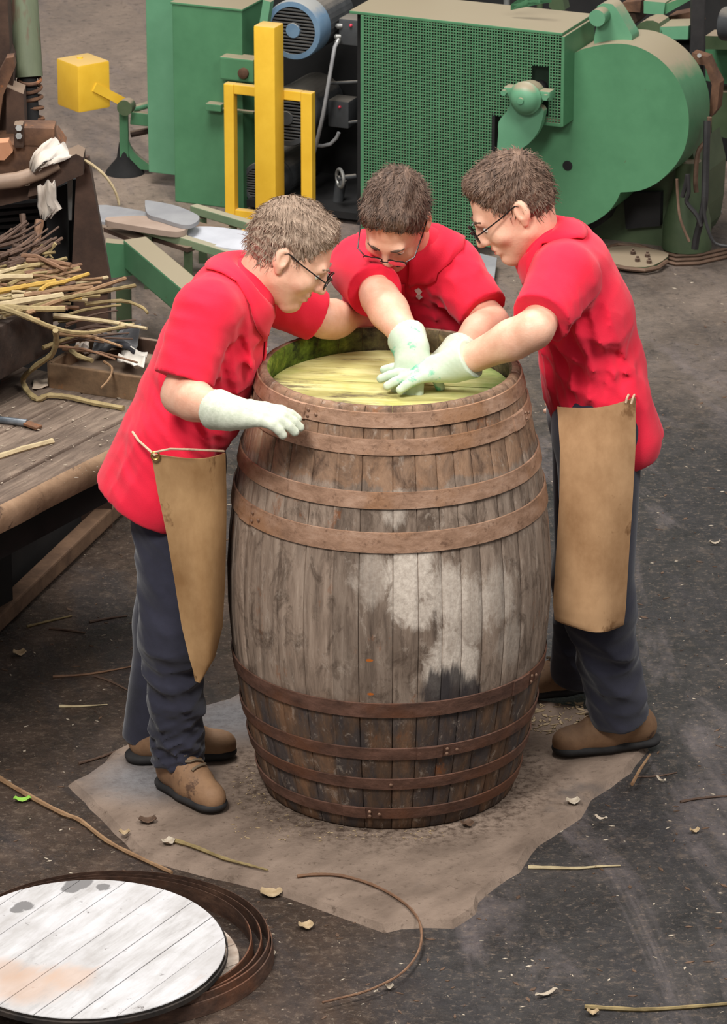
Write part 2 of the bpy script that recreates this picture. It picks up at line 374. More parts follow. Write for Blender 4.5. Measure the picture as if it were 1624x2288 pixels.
col = t.mix(t.mask(t.noise(t.co((.35, 1.5, 1), rot=(0, 0, .12), loc=(1, 0, 0)), 12, 6, .75), .57, .68), col, (104, 92, 70))
s3 = t.n('SeparateXYZ'); t.t.links.new(t.tc.outputs['Object'], s3.inputs[0])
col = t.mix(t.math('MULTIPLY', t.mask(t.math('MULTIPLY_ADD', b, .3, t.math('MULTIPLY', s3.outputs['X'], 1)), .28, .44), .8), col, (96, 128, 60))
t.bump(a, .003); M_limed = t.done(col, .8, spec=.25)
def round_boards(parent, name, mat, cen, rad_, ang, width, thick, tilt=None, gap=.0012, bevel=.0018, jit=0.0):
    d = Vector((math.cos(ang), math.sin(ang), 0)); n = Vector((-math.sin(ang), math.cos(ang), 0)); o = -rad_; out = []
    ws = []
    while o < rad_-.02:
        w = width*random.uniform(.85, 1.15)
        if rad_-(o+w) < .03: w = rad_-o
        ws.append((o, min(o+w, rad_))); o += w
    for (a, b) in ws:
        a2, b2 = a+gap, b-gap; K = 7; top = []
        vs = [a2+(b2-a2)*k/K for k in range(K+1)]
        right = [d*math.sqrt(max(0, rad_**2-v*v))+n*v for v in vs]; left = [-d*math.sqrt(max(0, rad_**2-v*v))+n*v for v in vs][::-1]
        loop = right+left; zj = random.uniform(-jit, jit); cc = sum(loop, Vector())/len(loop)
        ins = [p-(p-cc).normalized()*bevel for p in loop]
        L0 = [p+Vector((0, 0, -thick)) for p in loop]; L1 = [p+Vector((0, 0, zj-bevel)) for p in loop]; L2 = [p+Vector((0, 0, zj)) for p in ins]
        V = L0+L1+L2; m = len(loop)
        if tilt: V = [tilt @ p for p in V]
        Fc = [(k*m+i, k*m+(i+1) % m, (k+1)*m+(i+1) % m, (k+1)*m+i) for k in (0, 1) for i in range(m)]+[tuple(range(m))[::-1], tuple(2*m+i for i in range(m))]
        mb = MB(); mb.add([p+Vector(cen) for p in V], Fc); out.append(mb.build(name, mat, parent))
    return out
ZH = 1.058
round_boards(cask, 'head_board', M_limed, (0, 0, ZH), rad(ZH)-.034, R(-8), .092, .022, gap=.0006, jit=.001)
# ------------------------------------------------------------ implicit surfaces (bodies and cloth)
class SDF:
    def __init__(s): s.p = []; s.post = []
    def cone(s, a, b, ra, rb, k=.02, w=None, sc=1.0, sub=False):
        s.p.append(('c', np.array(a, float), np.array(b, float), ra, rb, k, None if w is None else np.array(Vector(w).normalized(), float), sc, sub)); return s
    def chain(s, pts, rs, k=.02, w=None, sc=1.0):
        for i in range(len(pts)-1): s.cone(pts[i], pts[i+1], rs[i], rs[i+1], k, w, sc)
        return s
    def sleeve(s, a, b, ra, rb, k, p0, n):
        s.p.append(('c', np.array(a, float), np.array(b, float), ra, rb, k, None, 1.0, False, np.array(p0, float), np.array(Vector(n).normalized(), float))); return s
    def ell(s, c, axes, radii, k=.01, sub=False):
        s.p.append(('e', np.array(c, float), np.array([list(a) for a in axes], float), np.array(radii, float), k, sub)); return s
    def cut(s, p0, n, lo=None, hi=None):                # keep the side the normal points away from
        s.p.append(('k', np.array(p0, float), np.array(Vector(n).normalized(), float), lo, hi)); return s
    def bounds(s):
        lo = np.full(3, 1e9); hi = -lo
        for q in s.p:
            if q[0] == 'c' and not q[8]:
                m = max(q[3], q[4])*max(1, q[7])+.012; lo = np.minimum(lo, np.minimum(q[1], q[2])-m); hi = np.maximum(hi, np.maximum(q[1], q[2])+m)
            if q[0] == 'e' and not q[5]: m = q[3].max()+.012; lo = np.minimum(lo, q[1]-m); hi = np.maximum(hi, q[1]+m)
        return lo, hi
    def mesh(s, h):
        lo, hi = s.bounds(); n = np.ceil((hi-lo)/h).astype(int)+2
        ax = [lo[i]+h*np.arange(n[i]) for i in range(3)]; D = np.full(n, .3, np.float32)
        def block(a, b):
            sl = tuple(slice(max(0, int((a[i]-lo[i])/h)), min(n[i], int((b[i]-lo[i])/h)+2)) for i in range(3))
            X = [ax[i][sl[i]].astype(np.float32) for i in range(3)]
            return sl, X[0][:, None, None], X[1][None, :, None], X[2][None, None, :]
        for q in s.p:
            if q[0] == 'c':
                a, b, ra, rb, k, w, sc, sub = q[1:9]; m = max(ra, rb)*max(1, sc)+k+2*h
                sl, X, Y, Z = block(np.minimum(a, b)-m, np.maximum(a, b)+m)
                px, py, pz = X-a[0], Y-a[1], Z-a[2]; ba = b-a
                if w is not None:
                    f = 1-1/sc; dw = (px*w[0]+py*w[1]+pz*w[2])*f; px, py, pz = px-w[0]*dw, py-w[1]*dw, pz-w[2]*dw; ba = ba-w*(ba @ w)*f
                bb = max(ba @ ba, 1e-9); t = np.clip((px*ba[0]+py*ba[1]+pz*ba[2])/bb, 0, 1)
                d = np.sqrt((px-t*ba[0])**2+(py-t*ba[1])**2+(pz-t*ba[2])**2)-(ra+(rb-ra)*t)
                if len(q) > 9: d = np.maximum(d, (X-q[9][0])*q[10][0]+(Y-q[9][1])*q[10][1]+(Z-q[9][2])*q[10][2])
            elif q[0] == 'e':
                _, c, A, r, k, sub = q; m = r.max()+k+2*h; sl, X, Y, Z = block(c-m, c+m); px, py, pz = X-c[0], Y-c[1], Z-c[2]
                u = [(px*A[i][0]+py*A[i][1]+pz*A[i][2]) for i in range(3)]
                k0 = np.sqrt(sum((u[i]/r[i])**2 for i in range(3))); k1 = np.sqrt(sum((u[i]/r[i]**2)**2 for i in range(3)))+1e-6; d = k0*(k0-1)/k1
            else:
                _, p0, nn, a, b = q; sl, X, Y, Z = block(lo if a is None else np.array(a), hi if b is None else np.array(b))
                d = (X-p0[0])*nn[0]+(Y-p0[1])*nn[1]+(Z-p0[2])*nn[2]; D[sl] = np.maximum(D[sl], d); continue
            E = D[sl]
            if sub: d = -d; hh = np.maximum(k-np.abs(E-d), 0)/k; D[sl] = np.maximum(E, d)+hh*hh*k/4
            else: hh = np.maximum(k-np.abs(E-d), 0)/k; D[sl] = np.minimum(E, d)-hh*hh*k/4
        for fn in s.post:
            I = np.where(np.abs(D) < .02); D[I] += fn(ax[0][I[0]], ax[1][I[1]], ax[2][I[2]]).astype(np.float32)
        D[0], D[-1], D[:, 0], D[:, -1], D[:, :, 0], D[:, :, -1] = .1, .1, .1, .1, .1, .1
        return nets(D, lo, h)
def nets(D, lo, h):                                     # naive surface nets
    N = D < 0; nx, ny, nz = D.shape
    cnt = np.zeros((nx-1, ny-1, nz-1), np.int8); off = [(i, j, k) for i in (0, 1) for j in (0, 1) for k in (0, 1)]
    for i, j, k in off: cnt += N[i:nx-1+i, j:ny-1+j, k:nz-1+k]
    I = np.argwhere((cnt > 0) & (cnt < 8)); idx = np.full(cnt.shape, -1, np.int32); idx[I[:, 0], I[:, 1], I[:, 2]] = np.arange(len(I))
    val = {o: D[I[:, 0]+o[0], I[:, 1]+o[1], I[:, 2]+o[2]] for o in off}; acc = np.zeros((len(I), 3)); num = np.zeros(len(I))
    for o in off:
        for a in range(3):
            if o[a] == 0:
                p = list(o); p[a] = 1; p = tuple(p); A, B = val[o], val[p]; m = (A < 0) != (B < 0); t = np.where(m, A/np.where(m, A-B, 1), 0)
                q = np.array(o, float)[None, :].repeat(len(I), 0); q[:, a] = t; acc[m] += q[m]; num[m] += 1
    V = lo+h*(I+acc/num[:, None]); F = []
    for a in range(3):
        b, c = (a+1) % 3, (a+2) % 3
        sl0 = [slice(1, -1)]*3; sl1 = [slice(1, -1)]*3; sl0[a] = slice(0, -1); sl1[a] = slice(1, None)
        A, B = N[tuple(sl0)], N[tuple(sl1)]; E = np.argwhere(A != B)
        if not len(E): continue
        inside = A[tuple(E.T)]; base = E.copy(); base[:, [b, c]] += 1
        def cell(db, dc):
            g = base.copy(); g[:, b] -= db; g[:, c] -= dc; return idx[g[:, 0], g[:, 1], g[:, 2]]
        q = np.stack([cell(1, 1), cell(0, 1), cell(0, 0), cell(1, 0)], 1); q[~inside] = q[~inside][:, ::-1]
        F.append(q)
    F = np.concatenate(F); return V, F[(F >= 0).all(1)]
def sdf_obj(S, h, name, mat, parent, sharp=0, smooth=2, **kw):
    V, F = S.mesh(h)
    for _ in range(smooth):                             # light relaxing
        acc = np.zeros_like(V); n = np.zeros(len(V))
        for i in range(4):
            a, b = F[:, i], F[:, (i+1) % 4]; np.add.at(acc, a, V[b]); np.add.at(acc, b, V[a]); np.add.at(n, a, 1); np.add.at(n, b, 1)
        V = V*.5+.5*acc/n[:, None]
    return mesh_obj(name, V, F, mat, parent, smooth=True, sharp=sharp, **kw)
def folds(c, r, d, wl, amp, ph=0.0, warp=.6):           # a patch of soft, irregular cloth folds
    c = np.array(c, float); d = np.array(Vector(d).normalized(), float); _, e, g = [np.array(q) for q in frame_of(d)]
    r_ = np.random.default_rng(int(abs(ph*1000)+abs(c[0]*977)+abs(c[2]*631)) % 9973); W = []
    for k in range(4):
        v = d+e*r_.uniform(-.75, .75)+g*r_.uniform(-.75, .75); v /= np.linalg.norm(v); W.append((v*2*np.pi/(wl*r_.uniform(.75, 1.9)), r_.uniform(0, 6.28), r_.uniform(.5, 1)))
    def fn(X, Y, Z):
        px, py, pz = X-c[0], Y-c[1], Z-c[2]; m = np.exp(-(px*px+py*py+pz*pz)/(r*r)); s_ = 0
        b = 1.4*np.sin((px*e[0]+py*e[1]+pz*e[2])*9/r*.3+ph)
        for v, p_, a in W: q = np.sin(px*v[0]+py*v[1]+pz*v[2]+p_+b*warp); s_ = s_+a*(1-2*np.abs(q)**.75)
        return -amp*.55*m*s_
    return fn

# ------------------------------------------------------------ people
t = NT('skin'); a = t.noise(t.co(), 14, 4, .6); b = t.noise(t.co(), 160, 3, .6)
col = t.ramp(a, [(.35, (214, 160, 134)), (.65, (232, 186, 160))]); t.bump(b, .0006)
t.b.inputs['Subsurface Weight'].default_value = .12; t.b.inputs['Subsurface Radius'].default_value = (.012, .005, .003); t.b.inputs['Subsurface Scale'].default_value = 1
M_skin = t.done(col, .5, spec=.4)
def cloth(name, a, b, sc_=900, bump=.0006, rough=.85, sheen=.2):
    t = NT(name); n1 = t.noise(t.co(), 6, 4, .6); col = t.ramp(n1, [(.3, a), (.7, b)]); t.bump(t.noise(t.co(), sc_*.35, 2, .5), bump, .6)
    t.b.inputs['Sheen Weight'].default_value = sheen; return t.done(col, rough, spec=.15)
M_red = cloth('red_pique', (220, 32, 58), (230, 42, 68), sheen=.12)
M_navy = cloth('navy_twill', (38, 38, 48), (54, 54, 68))
M_glove = simple('pale_knit', (184, 190, 170), (206, 210, 192), 60, rough=.9, bump=.0012)
M_gloveg = simple('green_knit', (176, 196, 172), (204, 214, 194), 9, rough=.9, bump=.001, spots=((112, 184, 150), .56, 11))
M_hide = simple('apron_hide', (142, 106, 68), (178, 142, 100), 7, (1, 1, .6), .48, bump=.0015, spots=((112, 80, 50), .62, 9), spec=.45)
M_hide2 = simple('apron_suede', (146, 110, 76), (184, 146, 108), 6, (1, 1, .7), .78, bump=.0012, spots=((122, 88, 58), .60, 7), spec=.2)
M_boot = simple('boot_leather', (118, 88, 64), (150, 116, 86), 10, rough=.7, bump=.002, spots=((92, 68, 52), .6, 14))
M_sole = simple('boot_rubber', (30, 29, 30), (44, 42, 42), 20, rough=.75)
M_lace = simple('boot_lace', (92, 80, 66), (120, 104, 84), 60)
M_wire = simple('spectacle_frame', (40, 36, 36), rough=.3, metal=.6)
M_cord = simple('apron_cord', (196, 168, 140), (216, 190, 160), 80)
M_brass = simple('brass_eyelet', (196, 160, 90), rough=.35, metal=.9)
t = NT('spectacle_lens'); t.b.inputs['Transmission Weight'].default_value = .85; t.b.inputs['IOR'].default_value = 1.2; M_lens = t.done((225, 225, 225), .05)
M_tint = simple('tinted_lens', (52, 46, 46), rough=.12, spec=.6)
M_white = simple('eyeball', (232, 228, 222), rough=.2); M_iris = simple('iris', (58, 48, 42), rough=.15)
M_lip = simple('lip_skin', (196, 120, 108), (206, 134, 118), 30, rough=.45)
def hairmat(name, a, b, c):
    t = NT(name); n1 = t.noise(t.co((1, .16, .5)), 90, 4, .7, .8); n2 = t.noise(t.co(), 12, 3, .6)
    col = t.mix(t.math('MULTIPLY', n2, .5), t.ramp(n1, [(.3, a), (.5, b), (.7, c)]), b); t.bump(n1, .004, 1); return t.done(col, .6, spec=.35)

def hand(w, fwd, back, side, curls=(.5, .55, .6, .65), thumb=.5, inf=0.0, s=1.0, spread=.06):
    fwd = Vector(fwd).normalized(); back = Vector(back); back = (back-fwd*back.dot(fwd)).normalized(); side = Vector(side); side = (side-fwd*side.dot(fwd)-back*side.dot(back)).normalized()
    w = Vector(w); out = []
    offs = (.029, .010, -.010, -.028); lens = (.95, 1.05, .98, .78); kn = (.088, .091, .086, .078)
    for i in range(4):
        k = w+fwd*kn[i]*s+side*offs[i]*s; out.append((w+side*offs[i]*.55*s+fwd*.012, k, .0165+inf, .0125+inf, .012))
        ang = 0.0; p = k; d0 = (fwd+side*spread*(1.5-i)).normalized(); rr = .0098
        for j, L in enumerate((.043, .027, .022)):
            ang += curls[i]*(.75, 1.0, .7)[j]; d = d0*math.cos(ang)-back*math.sin(ang); q = p+d*L*lens[i]*s
            out.append((p, q, rr+inf, rr*.92+inf, .003)); p = q; rr *= .92
    p = w+fwd*.024*s+side*.026*s; d = (fwd*.62+side*.72-back*.28).normalized(); rr = .0145
    for j, L in enumerate((.04, .032, .027)):
        q = p+d*L*s; out.append((p, q, rr+inf, rr*.86+inf, .008 if j == 0 else .003)); p = q; rr *= .84; d = (d*math.cos(thumb*.6)+(fwd*.7-side*.35-back*.5).normalized()*math.sin(thumb*.6)).normalized()
    return out
def head_axes(fwd, up):
    f = Vector(fwd).normalized(); u = Vector(up); u = (u-f*u.dot(f)).normalized(); return f.cross(u), f, u    # right, forward, up
def add_head(S, c, fwd, up, neck, jaw=1.0):
    r, f, u = head_axes(fwd, up); c = Vector(c); A = (r, f, u); L = lambda x, y, z: c+r*x+f*y+u*z
    S.ell(L(0, -.012, .047), A, (.076, .099, .088), .02); S.ell(L(0, .03, -.012), A, (.066, .074, .082), .03)
    S.cone(L(0, .035, -.045), L(0, .074, -.094), .052*jaw, .023, .03); S.cone(L(-.045, .012, -.052), L(-.012, .074, -.096), .024, .018, .02); S.cone(L(.045, .012, -.052), L(.012, .074, -.096), .024, .018, .02)
    S.cone(L(-.034, .088, .032), L(.034, .088, .032), .0125, .0125, .014)
    for x in (-1, 1):
        S.ell(L(x*.042, .068, -.022), A, (.022, .022, .02), .02); S.ell(L(x*.032, .104, .012), A, (.017, .012, .011), .012, sub=True)
    S.cone(L(0, .096, .024), L(0, .121, -.02), .0085, .0115, .01); S.cone(L(-.012, .108, -.024), L(.012, .108, -.024), .0085, .0085, .008)
    S.ell(L(0, .086, -.056), A, (.026, .022, .02), .012); S.cone(L(-.02, .1, -.048), L(.02, .1, -.048), .0062, .0062, .005); S.cone(L(-.017, .099, -.062), L(.017, .099, -.062), .0072, .0072, .005)
    S.cone(L(-.022, .108, -.0545), L(.022, .108, -.0545), .0035, .0035, .003, sub=True); S.ell(L(0, .085, -.09), A, (.02, .02, .016), .012)
    for x in (-1, 1):                                   # ears: rim, lobe, hollow
        a = (r, (f+u*.25).normalized(), (u-f*.25).normalized())
        S.ell(L(x*.080, -.012, .004), a, (.012, .020, .032), .006); S.ell(L(x*.088, -.006, .008), a, (.006, .010, .018), .004, sub=True); S.ell(L(x*.077, .0, -.026), a, (.008, .009, .011), .006)
    S.cone(L(0, -.03, -.03), neck, .058, .058, .03)
    return L, A
def add_hair(name, mat, c, fwd, up, parent, seed=0, thick=.009, fringe=.06, back=-.055, side_=.02, h=.0035, strand=.0028):
    r, f, u = head_axes(fwd, up); c = Vector(c); A = (r, f, u); L = lambda x, y, z: c+r*x+f*y+u*z; S = SDF()
    S.ell(L(0, -.014, .050), A, (.076+thick*.8, .099+thick, .088+thick), .02)
    S.ell(L(0, -.042, .006), A, (.068+thick*.4, .060+thick*.7, .072), .03)
    S.cone(L(-.04, .04, .108), L(.04, .045, .106), .026, .026, .02)
    S.cut(L(0, .070, .093), f*.9-u*.5)                # hairline above the brow
    S.cut(L(0, -.02, back), -u-f*.1)                    # nape
    e = .030                                            # clear the face, the ears stay free
    S.ell(L(0, .088, -.028), A, (.12, .095, .095), .012, sub=True)
    for x in (-1, 1): S.ell(L(x*.092, .004, -.010), A, (.024, .034, .046), .01, sub=True)
    rr = np.array(r); ff = np.array(f); uu = np.array(u); cc = np.array(c)
    def locks(X, Y, Z):
        P = np.stack([X-cc[0], Y-cc[1], Z-cc[2]], 1); a = P @ rr; b = P @ ff; z = P @ uu; th = np.arctan2(a, z+.02)
        return strand*(np.sin(th*19+b*38+seed+1.5*np.sin(b*30+seed))*.6+np.sin(th*37-b*24+seed*2+np.sin(z*70))*.5)
    S.post.append(locks); V, Fq = S.mesh(h)
    rg = np.random.default_rng(int(seed*100)); n = 3400; q = V[Fq[rg.integers(0, len(Fq), n)]]; p = q.mean(1); nr = np.cross(q[:, 2]-q[:, 0], q[:, 3]-q[:, 1]); nr /= np.linalg.norm(nr, axis=1)[:, None]+1e-9
    keep = (nr @ uu) > -.45; p, nr = p[keep], nr[keep]; n = len(p)
    crown = cc+uu*.125-ff*.055; flow = p-crown; flow += ff*.05*((p-cc) @ uu > .07)[:, None]+rr*.03; flow -= nr*(flow*nr).sum(1)[:, None]; flow /= np.linalg.norm(flow, axis=1)[:, None]+1e-6
    flow += rg.normal(0, .28, (n, 3)); flow -= nr*(flow*nr).sum(1)[:, None]*.8; flow /= np.linalg.norm(flow, axis=1)[:, None]; L_ = rg.uniform(.012, .028, n)[:, None]*np.where((p-cc) @ ff > .045, .45, 1)[:, None]; sd = np.cross(flow, nr)*rg.uniform(.0006, .0012, n)[:, None]
    p0 = p-nr*.002; p1 = p+flow*L_*.5+nr*.004; p2 = p+flow*L_+nr*rg.uniform(-.001, .006, n)[:, None]
    SV = np.stack([p0-sd, p0+sd, p1+sd, p1-sd, p2+sd*.4, p2-sd*.4], 1).reshape(-1, 3); k = np.arange(n)[:, None]*6+len(V); SF = np.concatenate([k+np.array([[0, 1, 2, 3]]), k+np.array([[3, 2, 4, 5]])])
    return mesh_obj(name, np.concatenate([V, SV]), np.concatenate([Fq, SF]), mat, parent, smooth=True, sharp=0)
def boot(parent, heel, toe, ank, name='boot'):
    heel, toe, ank = Vector(heel), Vector(toe), Vector(ank); f = (toe-heel); Lh = f.length; f.normalize(); s = Vector((0, 0, 1)).cross(f); Z = Vector((0, 0, 1))
    S = SDF(); g = heel.z; p = lambda t, z, x=0: heel+f*Lh*t+Z*z+s*x
    S.cone(p(.14, .05), p(.5, .05), .040, .044, .02); S.cone(p(.5, .046), p(.84, .034), .045, .037, .02); S.cone(p(.84, .036), p(.9, .036), .036, .032, .02)
    S.cone(p(.2, .07), ank, .046, .05, .03); S.cone(p(.3, .09), p(.6, .06), .04, .036, .03); S.cut(p(0, .012), -Z)
    S.post.append(folds(p(.55, .08), .05, f, .02, .002)); b = sdf_obj(S, .004, name, M_boot, parent)
    S = SDF(); S.cone(p(.11, .016), p(.5, .016), .046, .046, .01, Z, .42); S.cone(p(.5, .016), p(.86, .018), .049, .045, .01, Z, .42); S.cut(p(0, 0.001), -Z)
    sdf_obj(S, .004, 'sole', M_sole, b, smooth=1)
    bv = snapper(parent, b)
    for i in range(5):
        mb = MB(); P = []
        for k in range(-3, 4):
            q, nn, _, _ = bv.find_nearest(p(.42+.062*i+.006*k*(1 if i % 2 else -1), .16-.012*i, k*.0105)); P.append(q+nn*.0055)
        mb.tube(P, .0036, 6); mb.build('lace', M_lace, b, smooth=True)
    return b
def apron_sheet(rows, parent, mat, t=.005, n=12, bulge=.03, name='apron', hang=None):
    G = []                                              # rows of (left point, right point)
    pts = []
    for i in range(len(rows)-1):
        for k in range(4):
            q = k/4; pts.append((rows[i][0].lerp(rows[i+1][0], q), rows[i][1].lerp(rows[i+1][1], q)))
    pts.append(rows[-1])
    for a, b in pts:
        L = (b-a).length; d = (b-a)/max(L, 1e-5); out = Vector((d.y, -d.x, 0)); out = out if out.y < 0 else -out
        G.append([a.lerp(b, k/n)+out*bulge*math.sin(math.pi*k/n)*min(1, L/.15)+out*.004*math.sin(7*k/n+a.z*9) for k in range(n+1)])
    mb = MB(); mb.sheet(G, t); return mb.build(name, mat, parent, smooth=True, sharp=50)
def snapper(parent, ob):
    from mathutils.bvhtree import BVHTree
    L0 = Vector(root_of(parent).location); me = ob.data
    return BVHTree.FromPolygons([v.co+L0 for v in me.vertices], [tuple(p.vertices) for p in me.polygons])
def placket(parent, shirt, p0, p1, side, mat, n=3):
    bv = snapper(parent, shirt); G = []
    for k in range(7):
        c = p0.lerp(p1, k/6); row = []
        for x in (-.014, -.005, .005, .014): q, nn, _, _ = bv.find_nearest(c+side*x); row.append(q+nn*.0045)
        G.append(row)
    mb = MB(); mb.sheet(G, .003); pl = mb.build('placket', mat, parent, smooth=True, sharp=0)
    for k in range(n):
        q, nn, _, _ = bv.find_nearest(p0.lerp(p1, .15+.3*k)); mb = MB(); mb.lathe([(.0052, .006), (.0052, .008), (.001, .0085)], q, nn, 10); mb.build('button', M_white, pl)
def collar(parent, shirt, c, ax, front, wide, mat, r=.066, width=.062, tip=.030, opening=.16, N=26):
    from mathutils.bvhtree import BVHTree
    L0 = Vector(root_of(parent).location); me = shirt.data
    bv = BVHTree.FromPolygons([v.co+L0 for v in me.vertices], [tuple(p.vertices) for p in me.polygons]); G = []
    ax = ax.normalized(); d = (front-ax*front.dot(ax)).normalized(); u = ax.cross(d).normalized()
    for k in range(N+1):
        a = opening+(2*math.pi-2*opening)*k/N; e = d*math.cos(a)+u*math.sin(a); f = max(0, math.cos(a))**3
        top = c+e*r+ax*(.020-.012*f); low = c+e*(r+width*.75)-ax*(width*.75+tip*f)+(d*.004-u*math.copysign(.010, math.sin(a)))*0
        row = [c+e*(r-.005)+ax*(.004), top]
        for t_ in (.3, .55, .8, 1.0):
            p = top.lerp(low, t_); q, n, _, _ = bv.find_nearest(p); row.append(q+n*(.0075+.006*(1-t_)))
        G.append(row)
    mb = MB(); mb.sheet(G, .004); return mb.build('collar', mat, parent, smooth=True, sharp=0)
def spectacles(parent, L, tint=None, wire=M_wire, r=.021):
    mb = MB()
    for x in (-1, 1):
        mb.tube([L(x*.032+r*1.15*math.cos(k*math.pi/8), .122-.005*abs(math.cos(k*math.pi/8)), .010+r*.8*math.sin(k*math.pi/8)) for k in range(16)], .0017, 6, closed=True)
        mb.tube([L(x*.056, .114, .016), L(x*.074, .1, .02), L(x*.081, .04, .022), L(x*.084, -.005, .026), L(x*.084, -.022, .012), L(x*.082, -.028, -.004)], .0018, 6)
    mb.tube([L(-.010, .123, .014), L(0, .126, .018), L(.010, .123, .014)], .0016, 6)
    g = mb.build('spectacles', wire, parent, smooth=True)
    for x in (-1, 1):
        lm = MB(); lm.prism([L(x*.032+r*1.1*math.cos(k*math.pi/8), .120, .010+r*.76*math.sin(k*math.pi/8)) for k in range(16)], (L(0, .0015, 0)-L(0, 0, 0))); lm.build('lens', tint or M_lens, g)
    return g
def eyes(parent, L):
    for x in (-1, 1):
        mb = MB(); c = L(x*.032, .083, .010); d = L(0, 1, -.25)-L(0, 0, 0)
        mb.lathe([(.0115*math.sin(a), -.0115*math.cos(a)) for a in [math.pi*k/8 for k in range(9)]], c, d, 14); e = mb.build('eye', M_white, parent, smooth=True)
        mb = MB(); mb.lathe([(.0055, .0098), (.0045, .0112), (.0008, .0118)], c, d, 12); mb.build('iris', M_iris, e, smooth=True)

def person(label, base, head, neck, torso, wv, arms, legs, hair, gloves, cuts=(), skirt=(), post=(), tpost=(), h=.0055, glovemat=None, specs=None):
    root = thing('person', label, 'person', base)
    # skin: one continuous body under the clothes
    B = SDF(); L, A = add_head(B, head[0], head[1], head[2], neck)
    for a, b, ra, rb, s_ in torso: B.cone(a, b, max(.03, ra-.036), max(.03, rb-.036), .03, wv, s_)
    for a in arms:
        B.cone(a['sh'], a['el'], .052, .043, .03); B.cone(a['el'], a['wr'], .043, .029, .02); q = a['el'].lerp(a['wr'], .28); B.cone(a['el'].lerp(a['wr'], .12), q, .042, .0455, .03); B.cone(q, a['wr'], .0455, .028, .02)
        for hc in hand(a['wr'], *a['hand'], **a.get('hk', {})): B.cone(*hc[:4], hc[4])
    for l in legs:
        B.cone(l['hip'], l['kn'], .076, .05, .03); B.cone(l['kn'], l['an'], .05, .038, .03); B.cone(l['an'], l['heel'].lerp(l['toe'], .6)+Vector((0, 0, .035)), .034, .026, .03)
    hv, hf = None, None
    # the head gets a finer grid, and the two meet inside the neck
    body = sdf_obj(B, .0042, 'body', M_skin, root, smooth=1)
    S = SDF()
    for a, b, ra, rb, s_ in torso: S.cone(a, b, ra, rb, .05, wv, s_)
    for a in arms:
        hem = a['sh'].lerp(a['el'], a.get('hem', .8)); d = (a['el']-a['sh']).normalized(); r0, r1 = a.get('sl', (.078, .072))
        S.sleeve(a['sh'], a['sh'].lerp(a['el'], a.get('hem', .8)+.15), r0, r1, .035, hem, d+Vector(a.get('tilt', (0, 0, 0))))
    for a, b, ra, rb, s_ in skirt: S.cone(a, b, ra, rb, .03, wv, s_)
    for c_ in cuts: S.cut(*c_)
    S.post += list(post); shirt = sdf_obj(S, h, 'polo_shirt', M_red, root, smooth=2)
    T = SDF(); hips = [l['hip'] for l in legs]; mid = (hips[0]+hips[1])/2
    T.cone(hips[0]+Vector((0, 0, .05)), hips[1]+Vector((0, 0, .05)), .115, .115, .05)
    for l in legs:
        T.cone(l['hip'], l['kn'], l.get('r', (.105, .083, .07))[0], l.get('r', (.105, .083, .07))[1], .05); T.cone(l['kn'], l['an'], l.get('r', (.105, .083, .07))[1], l.get('r', (.105, .083, .07))[2], .05)
        d = (l['an']-l['kn']).normalized(); T.cut(l['an']+d*.02, d, l['an']-Vector((.12, .12, .09)), l['an']+Vector((.12, .12, .12)))
    T.post += list(tpost); tr = sdf_obj(T, h, 'trousers', M_navy, root, smooth=2)
    for l in legs: boot(root, l['heel'], l['toe'], l['an']+Vector((0, 0, .01)))
    for a, gm in zip(arms, gloves):
        if gm is None: continue
        G = SDF(); G.cone(a['el'].lerp(a['wr'], .55), a['wr'], .042, .0335, .03); q = a['el'].lerp(a['wr'], .28); G.cone(a['el'].lerp(a['wr'], .55), a['wr'], .040, .033, .02)
        for hc in hand(a['wr'], *a['hand'], inf=.0035, **a.get('hk', {})): G.cone(*hc[:4], hc[4])
        d = (a['el']-a['wr']).normalized(); G.cone(a['wr']+Vector(a['hand'][0]).normalized()*.034, a['wr']+d*.055, .034, .048, .025); G.cut(a['wr']+d*.050, d)
        G.post.append(folds(a['wr'], .05, d, .014, .0012)); g = sdf_obj(G, .0032, 'glove', gm, root, smooth=1)
    add_hair('hair', hair[0], head[0], head[1], head[2], root, **hair[1])
    eyes(root, L)
    lp = MB(); lp.tube([L(-.021, .0985, -.05), L(-.01, .1055, -.0485), L(.01, .1055, -.0485), L(.021, .0985, -.05)], [.002, .0042, .0042, .002], 6); lp.tube([L(-.019, .098, -.060), L(-.008, .105, -.0615), L(.008, .105, -.0615), L(.019, .098, -.060)], [.002, .0046, .0046, .002], 6); lp.build('lips', M_lip, root, smooth=True)
    for x in (-1, 1): eb = MB(); eb.tube([L(x*.014, .1, .033), L(x*.03, .1005, .040), L(x*.048, .088, .036)], [.003, .0042, .002], 6); eb.build('eyebrow', hair[0], root, smooth=True)
    spectacles(root, L, specs)
    return root, L, shirt
